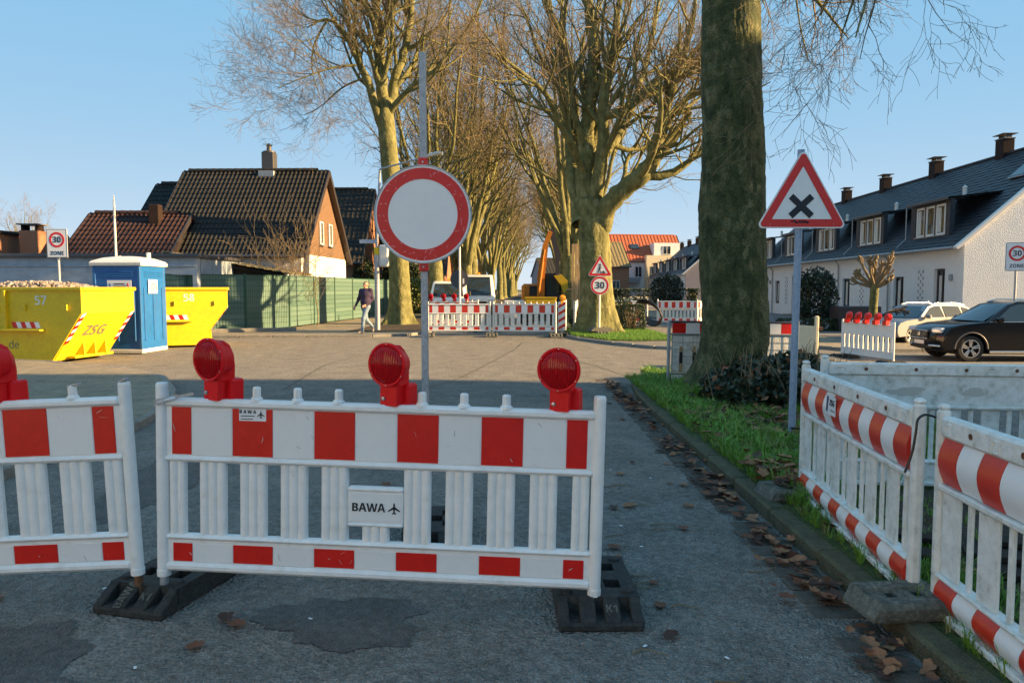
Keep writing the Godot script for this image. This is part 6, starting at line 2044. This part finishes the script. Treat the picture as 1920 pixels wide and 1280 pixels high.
	for k in 9:
		for s in 3:
			var wn := Node3D.new()
			wn.name = "window_bay"
			wn.transform = T(Vector3(-5.5, .9 + s * 3.1, -13.5 + k * 3.3), ry(-PI / 2))
			fa.add_child(wn, true)
			window(wn, -.7, 0, .7, 1.5, .045, M.frame_white, 2)
	var fc := thing("house", "long white two storey house facing the near road and its barriers", "house", Vector3(-14.5, 0, 13.5), PI / 2)
	tiled_house(fc, 23.0, 8.0, 6.2, 10.0, M.render_white, M.render_white, M.pantile_red, .6)
	for k in 7:
		for s in 2: window(fc, -9.9 + k * 3.0, 1.0 + s * 2.7, -8.6 + k * 3.0, 2.5 + s * 2.7, 4.045, M.frame_white, 2, M.curtain)
	var fb := thing("garden_house", "pale gabled house across the side street from the terrace", "house", Vector3(52.0, -.3, -26.5), PI / 2)
	tiled_house(fb, 12.0, 8.0, 4.6, 8.6, M.render_white, M.render_white, M.pantile_dark, .6)

# ---------------------------------------------------------------- fence
func build_fence() -> void:
	var pts := [Vector2(-13.6, -24.7), Vector2(-11.1, -25.2), Vector2(-9.4, -26.1), Vector2(-8.55, -28.4), Vector2(-8.3, -31.0), Vector2(-8.05, -33.6), Vector2(-7.8, -36.2), Vector2(-7.5, -38.8), Vector2(-7.2, -41.4), Vector2(-6.9, -44.0)]
	var f := thing("fence", "green mesh fence with woven privacy strips along the pavement", "fence")
	for i in pts.size():
		part("post", cb(Vector3(.07, 2.06, .05), .008), M.fence_green, f, T(Vector3(pts[i].x, 1.08, pts[i].y)))
	for i in pts.size() - 1:
		var a: Vector2 = pts[i]; var b: Vector2 = pts[i + 1]
		var l := a.distance_to(b)
		var yaw := -atan2(b.y - a.y, b.x - a.x)
		var xf := Transform3D(ry(yaw), Vector3((a.x + b.x) * .5, .12, (a.y + b.y) * .5))
		var pn := part("panel_rail", bx(Vector3(0, 1.94, .02), Vector3(l - .08, .02, .02)), M.fence_green, f, xf)
		for k in 10:
			part("privacy_strip", bx(Vector3(0, .1 + k * .195, 0), Vector3(l - .09, .187, .006 + .001 * (k % 2)), 0.0, Basis(Vector3.RIGHT, rng.randf_range(-.02, .02))), M["strip_green_%d" % rng.randi_range(0, 2)], pn)
		var rods := MB.new()
		for k in 11: rods.box(Vector3(0, k * .195 + .003, .016), Vector3(l - .06, .012, .01))
		if i < 3:
			for k in int(l / .1): rods.box(Vector3(-l * .5 + .06 + k * .1, .97, .012), Vector3(.008, 1.94, .006))
		part("mesh_rods", rods, M.fence_green, pn)
	part("base_board", bx(Vector3(-9.6, .1, -25.75), Vector3(4.0, .2, .06), .01, ry(.35)), M.kerb, f)

# ---------------------------------------------------------------- plants
func leaf_cloud(b: MB, r: RandomNumberGenerator, n: int, pick: Callable, size: float, long := 1.7) -> void:
	for i in n:
		var p: Vector3 = pick.call()
		var d := rdir(r)
		var u := d.cross(rdir(r)).normalized()
		var s := size * r.randf_range(.6, 1.3)
		b.q(p - u * s * .5, p + d * s * long * .5, p + u * s * .5, p - d * s * long * .5)
func hedge(called: String, label: String, at: Vector3, size: Vector3, m: Material, n: int, leaf := .05, cat := "hedge", ball := false) -> void:
	var r := RandomNumberGenerator.new()
	r.seed = hash(label)
	var nz := noise(1.4, hash(label) % 1000)
	var b := MB.new()
	var core := MB.new()
	leaf_cloud(b, r, n, func() -> Vector3:
		var q := Vector3(r.randf_range(-1, 1), r.randf_range(-1, 1), r.randf_range(-1, 1))
		if ball: q = q.normalized() * pow(r.randf(), .25)
		else:
			var ax := r.randi_range(0, 2)
			q[ax] = signf(q[ax]) * r.randf_range(.82, 1.0)
		q *= 1.0 + .16 * nz.get_noise_3d(q.x * 2 * size.x, q.y * 2 * size.y, q.z * 2 * size.z)
		return Vector3(q.x * size.x * .5, (q.y + 1) * size.y * .5 + .02, q.z * size.z * .5), leaf)
	for k in 14:
		var q := Vector3(r.randf_range(-.3, .3) * size.x, 0, r.randf_range(-.3, .3) * size.z)
		core.tube([q * .4, q * .8 + UP * size.y * .4, q * 1.3 + UP * size.y * .8], [.03, .022, .01], 5, false)
	var t := thing(called, label, cat, at)
	part("foliage", b, m, t).set_meta("kind", "stuff")
	part("stems", core, M.twig, t)
func leaf_mesh(sd: int) -> ArrayMesh:
	# dead lobed leaf, curled
	var r := RandomNumberGenerator.new()
	r.seed = sd
	var b := MB.new()
	var n := 14
	var rim := []
	var cu := r.randf_range(.15, .5)
	for i in n:
		var a := TAU * i / n
		var rr := .075 * (.62 + .38 * absf(cos(a * 2.5 + .3)) + r.randf_range(-.06, .06))
		var x := cos(a) * rr; var z := sin(a) * rr * .85
		rim.append(Vector3(x, .006 + cu * (absf(z) * .8 + maxf(0, x) * .5) + r.randf_range(0, .006), z))
	for i in n: b.trio(Vector3(0, .004, 0), rim[i], rim[(i + 1) % n], UP)
	b.cyl(Vector3(-.02, .004, 0), Vector3(-.12, .012, .01), .0018, 4)
	return b.mesh()
func tuft(sd: int) -> ArrayMesh:
	var r := RandomNumberGenerator.new()
	r.seed = sd
	var b := MB.new()
	for i in 11:
		var a := r.randf() * TAU
		var o := Vector3(cos(a), 0, sin(a)) * r.randf_range(0, .035)
		var ln := r.randf_range(.07, .17)
		var out := Vector3(cos(a + r.randf_range(-.8, .8)), 0, sin(a + .2)) * ln * r.randf_range(.25, .8)
		var w := Vector3(-sin(a), 0, cos(a)) * r.randf_range(.0025, .0045)
		var m := o + out * .4 + UP * ln * .62
		var e := o + out + UP * ln * .88
		b.q(o - w, o + w, m + w * .8, m - w * .8)
		b.tri(m - w * .8, m + w * .8, e)
	return b.mesh()
func multi(mesh: Mesh, xfs: Array) -> MultiMesh:
	var mm := MultiMesh.new()
	mm.transform_format = MultiMesh.TRANSFORM_3D
	mm.mesh = mesh
	mm.instance_count = xfs.size()
	for i in xfs.size(): mm.set_instance_transform(i, xfs[i])
	return mm
func scatter(called: String, mesh: Mesh, m: Material, xfs: Array, label: String, cat: String) -> void:
	var o := MultiMeshInstance3D.new()
	o.name = numbered(called)
	o.multimesh = multi(mesh, xfs)
	o.material_override = m
	add_child(o)
	tag(o, label, cat, "", "stuff")
func build_plants() -> void:
	var r := RandomNumberGenerator.new()
	r.seed = 2024
	# grass on the two islands
	var nz := noise(.9, 5)
	var sets := [[], [], []]
	var i := 0
	while i < 9000:
		var x := r.randf_range(1.9, 4.6); var z := -r.randf_range(2.2, 13.2)
		if z < -12.3 and x < 2.3: continue
		var k := nz.get_noise_2d(x * 2, z * 2)
		var bare := z > -5.6 and x > 2.45
		if bare and r.randf() > .06: continue
		if k < -.22 and r.randf() > .25: continue
		if z < -6.8 and z > -8.6 and x > 2.6 and r.randf() > .35: continue
		i += 1
		var s := r.randf_range(.6, 1.1) * (1.0 + .5 * k) * (.7 if z > -5.0 else 1.0)
		sets[2 if r.randf() < .13 else r.randi_range(0, 1)].append(Transform3D(ry(r.randf() * TAU).scaled(Vector3(s, s * r.randf_range(.6, 1.2), s)), Vector3(x, .1, z)))
	scatter("grass", tuft(1), M.blade, sets[0], "bright green grass round the great trunk beside the kerb", "grass")
	scatter("grass", tuft(2), M.blade, sets[1], "longer green grass tufts between the kerb and crossing sign", "grass")
	scatter("grass", tuft(3), M.blade_dry, sets[2], "yellowed dry grass tufts scattered in the near verge", "grass")
	var far := []
	for k in 2600:
		var x := r.randf_range(1.95, 4.9); var z := -r.randf_range(21.4, 27.0)
		if z > -23.2 and x < 2.2 + (23.2 + z) * .4: continue
		far.append(Transform3D(ry(r.randf() * TAU).scaled(Vector3.ONE * r.randf_range(.5, .9)), Vector3(x, .078, z)))
	scatter("grass", tuft(4), M.blade, far, "short sunlit grass at the foot of the forked tree", "grass")
	# dead leaves: drifts along the gutter and under the shrub, single ones on the road
	var kinds := [leaf_mesh(1), leaf_mesh(2), leaf_mesh(3)]
	var mats := ["leaf_brown", "leaf_tan", "leaf_dark"]
	for k in 3:
		var xs := []
		for j in 230:
			var z := -r.randf_range(2.2, 12.6)
			var x := 1.68 + r.randfn(0, .07) - .06
			if nz.get_noise_2d(7, z * 3) < -.12 and r.randf() < .8: continue
			xs.append(Transform3D(Basis(rdir(r), r.randf_range(-.5, .5)) * ry(r.randf() * TAU).scaled(Vector3.ONE * r.randf_range(.3, .75)), Vector3(x, .018 + r.randf() * .03, z)))
		for j in 180:
			var q := Vector3(r.randfn(2.75, .5), .13 + r.randf() * .05, r.randfn(-8.3, .75))
			if j > 110: q = Vector3(r.randfn(2.02, .16), .15 + r.randf() * .06, r.randfn(-5.7, .22))
			if j > 150: q = Vector3(r.randf_range(1.95, 4.4), .13, -r.randf_range(2.5, 12.0))
			if q.x < 1.9: continue
			xs.append(Transform3D(Basis(rdir(r), r.randf_range(-.7, .7)) * ry(r.randf() * TAU).scaled(Vector3.ONE * r.randf_range(.4, .95)), q))
		scatter("leaf_litter", kinds[k], M[mats[k]], xs, ["curled brown leaves drifted along the kerb and gutter", "pale tan leaves lying among the grass and gutter", "dark wet leaves packed in the gutter and soil"][k], "leaves")
	for j in 46:
		var z := -r.randf_range(2.4, 11.5)
		var x := r.randf_range(-3.6, 1.45) if j > 16 else r.randf_range(.6, 1.45)
		single("fallen_leaf", kinds[j % 3], M[mats[(j * 2) % 3]], "single dead leaf lying on the dark asphalt road", "leaf", "single leaves on the road", Transform3D(ry(r.randf() * TAU).scaled(Vector3.ONE * r.randf_range(.35, .75)), Vector3(x, .012, z)))
	for j in 14:
		var z := -r.randf_range(2.8, 6.0)
		var tw := MB.new()
		var p := Vector3(r.randf_range(.3, 1.4), .012, z)
		tw.tube([p, p + Vector3(r.randf_range(.04, .1), .006, r.randf_range(-.03, .03)), p + Vector3(r.randf_range(.12, .2), 0.004, r.randf_range(-.06, .06))], [.004, .0035, .002], 5)
		single("fallen_twig", tw, M.twig, "thin broken twig lying on the dark asphalt road", "twig", "twigs on the road")
	for j in 22:
		single("litter_scrap", cb(Vector3(.022, .003, .012), .001), M.sticker, "tiny white paper scrap on the dark asphalt road", "scrap", "paper scraps on the road", T(Vector3(r.randf_range(-3.2, 1.4), .011, -r.randf_range(2.6, 7.0)), ry(r.randf() * 6)))
	# dark evergreen shrub under the great trunk
	var sh := MB.new(); var sp := MB.new(); var br := MB.new()
	var lumps := [[2.8, .2, -9.6, .36], [3.15, .3, -9.7, .42], [3.5, .3, -9.8, .44], [3.8, .3, -10.0, .44], [3.0, .16, -9.1, .36], [3.4, .2, -9.1, .4], [3.72, .2, -9.3, .4], [4.0, .32, -10.4, .42]]
	for L in lumps:
		var pk := func() -> Vector3:
			var q: Vector3 = rdir(r) * L[3] * pow(r.randf(), .35)
			q.y *= .75
			return Vector3(L[0], L[1] + .1, L[2]) + q
		leaf_cloud(sh, r, 800, pk, .05, 2.0)
		leaf_cloud(sp, r, 170, pk, .05, 2.0)
		leaf_cloud(br, r, 46, pk, .075, 1.5)
	var st := MB.new()
	for k in 60:
		var L: Array = lumps[k % lumps.size()]
		var p0 := Vector3(L[0] + r.randf_range(-.3, .3), .1, L[2] + r.randf_range(-.2, .3))
		var p2 := p0 + Vector3(r.randf_range(-.35, .35), r.randf_range(.45, .85), r.randf_range(-.2, .3))
		st.tube([p0, (p0 + p2) * .5 + rdir(r) * .08, p2], [.009, .007, .003], 4, false)
	var t := thing("shrub", "dark evergreen shrub with caught brown leaves at the great trunk", "shrub")
	part("foliage", sh, M.evergreen, t).set_meta("kind", "stuff")
	part("young_leaves", sp, M.evergreen_pale, t).set_meta("kind", "stuff")
	part("caught_leaves", br, M.leaf_tan, t).set_meta("kind", "stuff")
	part("stems", st, M.twig, t)
	# hedges and garden shrubs
	hedge("hedge", "clipped dark box hedge beside the forked tree", Vector3(D(1182, 620, 26.6).x, .08, -26.6), Vector3(.95, .92, 1.0), M.hedge_green, 5200, .035)
	hedge("hedge", "rounded clipped bush behind the box hedge", Vector3(D(1166, 600, 28.4).x, .08, -28.4), Vector3(.9, 1.2, .9), M.hedge_green, 3000, .04, "bush", true)
	hedge("hedge", "dark hedge at the foot of the forked trunk", Vector3(D(1090, 620, 26.9).x, .08, -26.9), Vector3(1.0, .85, .8), M.hedge_green, 2600, .04, "bush", true)
	hedge("hedge", "low dark garden hedge before the terrace door", Vector3(13.2, -.32, -33.0), Vector3(2.6, .55, .6), M.hedge_green, 3000, .05)
	hedge("garden_shrub", "tall dark evergreen shrub before the terrace windows", Vector3(14.3, -.32, -34.8), Vector3(2.0, 2.9, 1.6), M.evergreen, 4200, .09, "shrub", true)
	hedge("garden_shrub", "dark evergreen bush before the far terrace", Vector3(13.0, 0, -62.0), Vector3(3.0, 2.8, 2.4), M.evergreen, 3200, .12, "shrub", true)
	hedge("hedge", "long dark hedge before the far terrace", Vector3(13.5, 0, -70.0), Vector3(8.0, 1.5, 1.2), M.hedge_green, 5200, .12)
	hedge("conifer", "broad dark conifer between the brick houses and vans", Vector3(-6.9, .05, -47.0), Vector3(3.2, 6.2, 3.0), M.conifer_green, 9000, .13, "tree", true)
	hedge("garden_bush", "sunlit yellow green bush beside the minibus", Vector3(-6.0, .05, -44.5), Vector3(2.4, 2.2, 2.0), M.bush_lit, 4200, .09, "bush", true)
	hedge("garden_bush", "small clipped dark arch of ivy on the brick house", Vector3(-8.9, .05, -44.6), Vector3(1.6, 3.4, 1.2), M.hedge_green, 3600, .09, "shrub", true)
	single("planter_box", bx(Vector3(0, .55, 0), Vector3(1.9, 1.1, 1.0), .03), M.frame_dark, "black slatted planter box in the terrace front garden", "planter", "", T(Vector3(15.4, -.31, -33.2)))
	single("dustbin", bx(Vector3(0, .55, 0), Vector3(.6, 1.1, .6), .06), M.trim_black, "black dustbin against the white terrace wall", "bin", "", T(Vector3(17.6, -.31, -33.4)))
	# bare tan shrub at the gabled house
	var cr := crown_of(8, 3, [5, 4, 3])
	cr.fat = 1.6
	for k in 26:
		grow(cr, Vector3(r.randf_range(-.9, .9), 0, r.randf_range(-.4, .4)), Vector3(r.randfn(0, .32), 1, r.randfn(0, .25)).normalized(), r.randf_range(2.2, 3.7), .03, 1)
	var bs := thing("bare_shrub", "bare tan stemmed shrub rising above the fence before gabled house", "shrub", Vector3(-8.9, .05, -30.4))
	part("stems", cr.wood, M.twig, bs)
	part("twigs", cr.twig, M.twig, bs)
	# pollarded tree before the terrace
	var pt := thing("pollard_tree", "small pollarded tree with knobbly boughs before the white terrace", "tree", Vector3(D(1636, 590, 29.5).x, -.32, -29.5))
	part("trunk", trunk_mesh([Vector3.ZERO, Vector3(.03, 1.2, 0), Vector3(.06, 2.1, 0)], [.2, .16, .17], 3, 14, 1.3), M.bark, pt)
	var cw := MB.new()
	for k in 17:
		var a := TAU * k / 17 + r.randf_range(-.2, .2)
		var el := r.randf_range(-.05, 1.25)
		var d := Vector3(cos(a) * cos(el), sin(el), sin(a) * cos(el))
		var ln := r.randf_range(.75, 1.25)
		var p0 := Vector3(.06, 1.95, 0)
		var pp := [p0, p0 + d * ln * .4 + UP * .05, p0 + d * ln * .75 + UP * .12, p0 + d * ln + UP * .25]
		cw.tube(pp, [.08, .06, .05, .06], 7)
		for j in 3:
			var q: Vector3 = pp[3] + rdir(r) * .07
			cw.tube([q - UP * .05, q, q + rdir(r) * .06 + UP * .06], [.05, .07, .03], 6)
		for j in 2:
			var q: Vector3 = pp[2]
			var dd := (d + rdir(r) * .7).normalized()
			cw.tube([q, q + dd * .2, q + dd * .32 + UP * .1], [.035, .03, .04], 6)
	part("crown", cw, M.twig, pt)

func build_all() -> void:
	rng.seed = 7
	make_materials()
	var t0 := Time.get_ticks_msec()
	for s in [build_ground, build_trees, build_houses, build_fence, build_near_barriers, build_signs, build_site, build_vehicles, build_person, build_plants]:
		s.call()
		print(s.get_method(), " ", Time.get_ticks_msec() - t0)
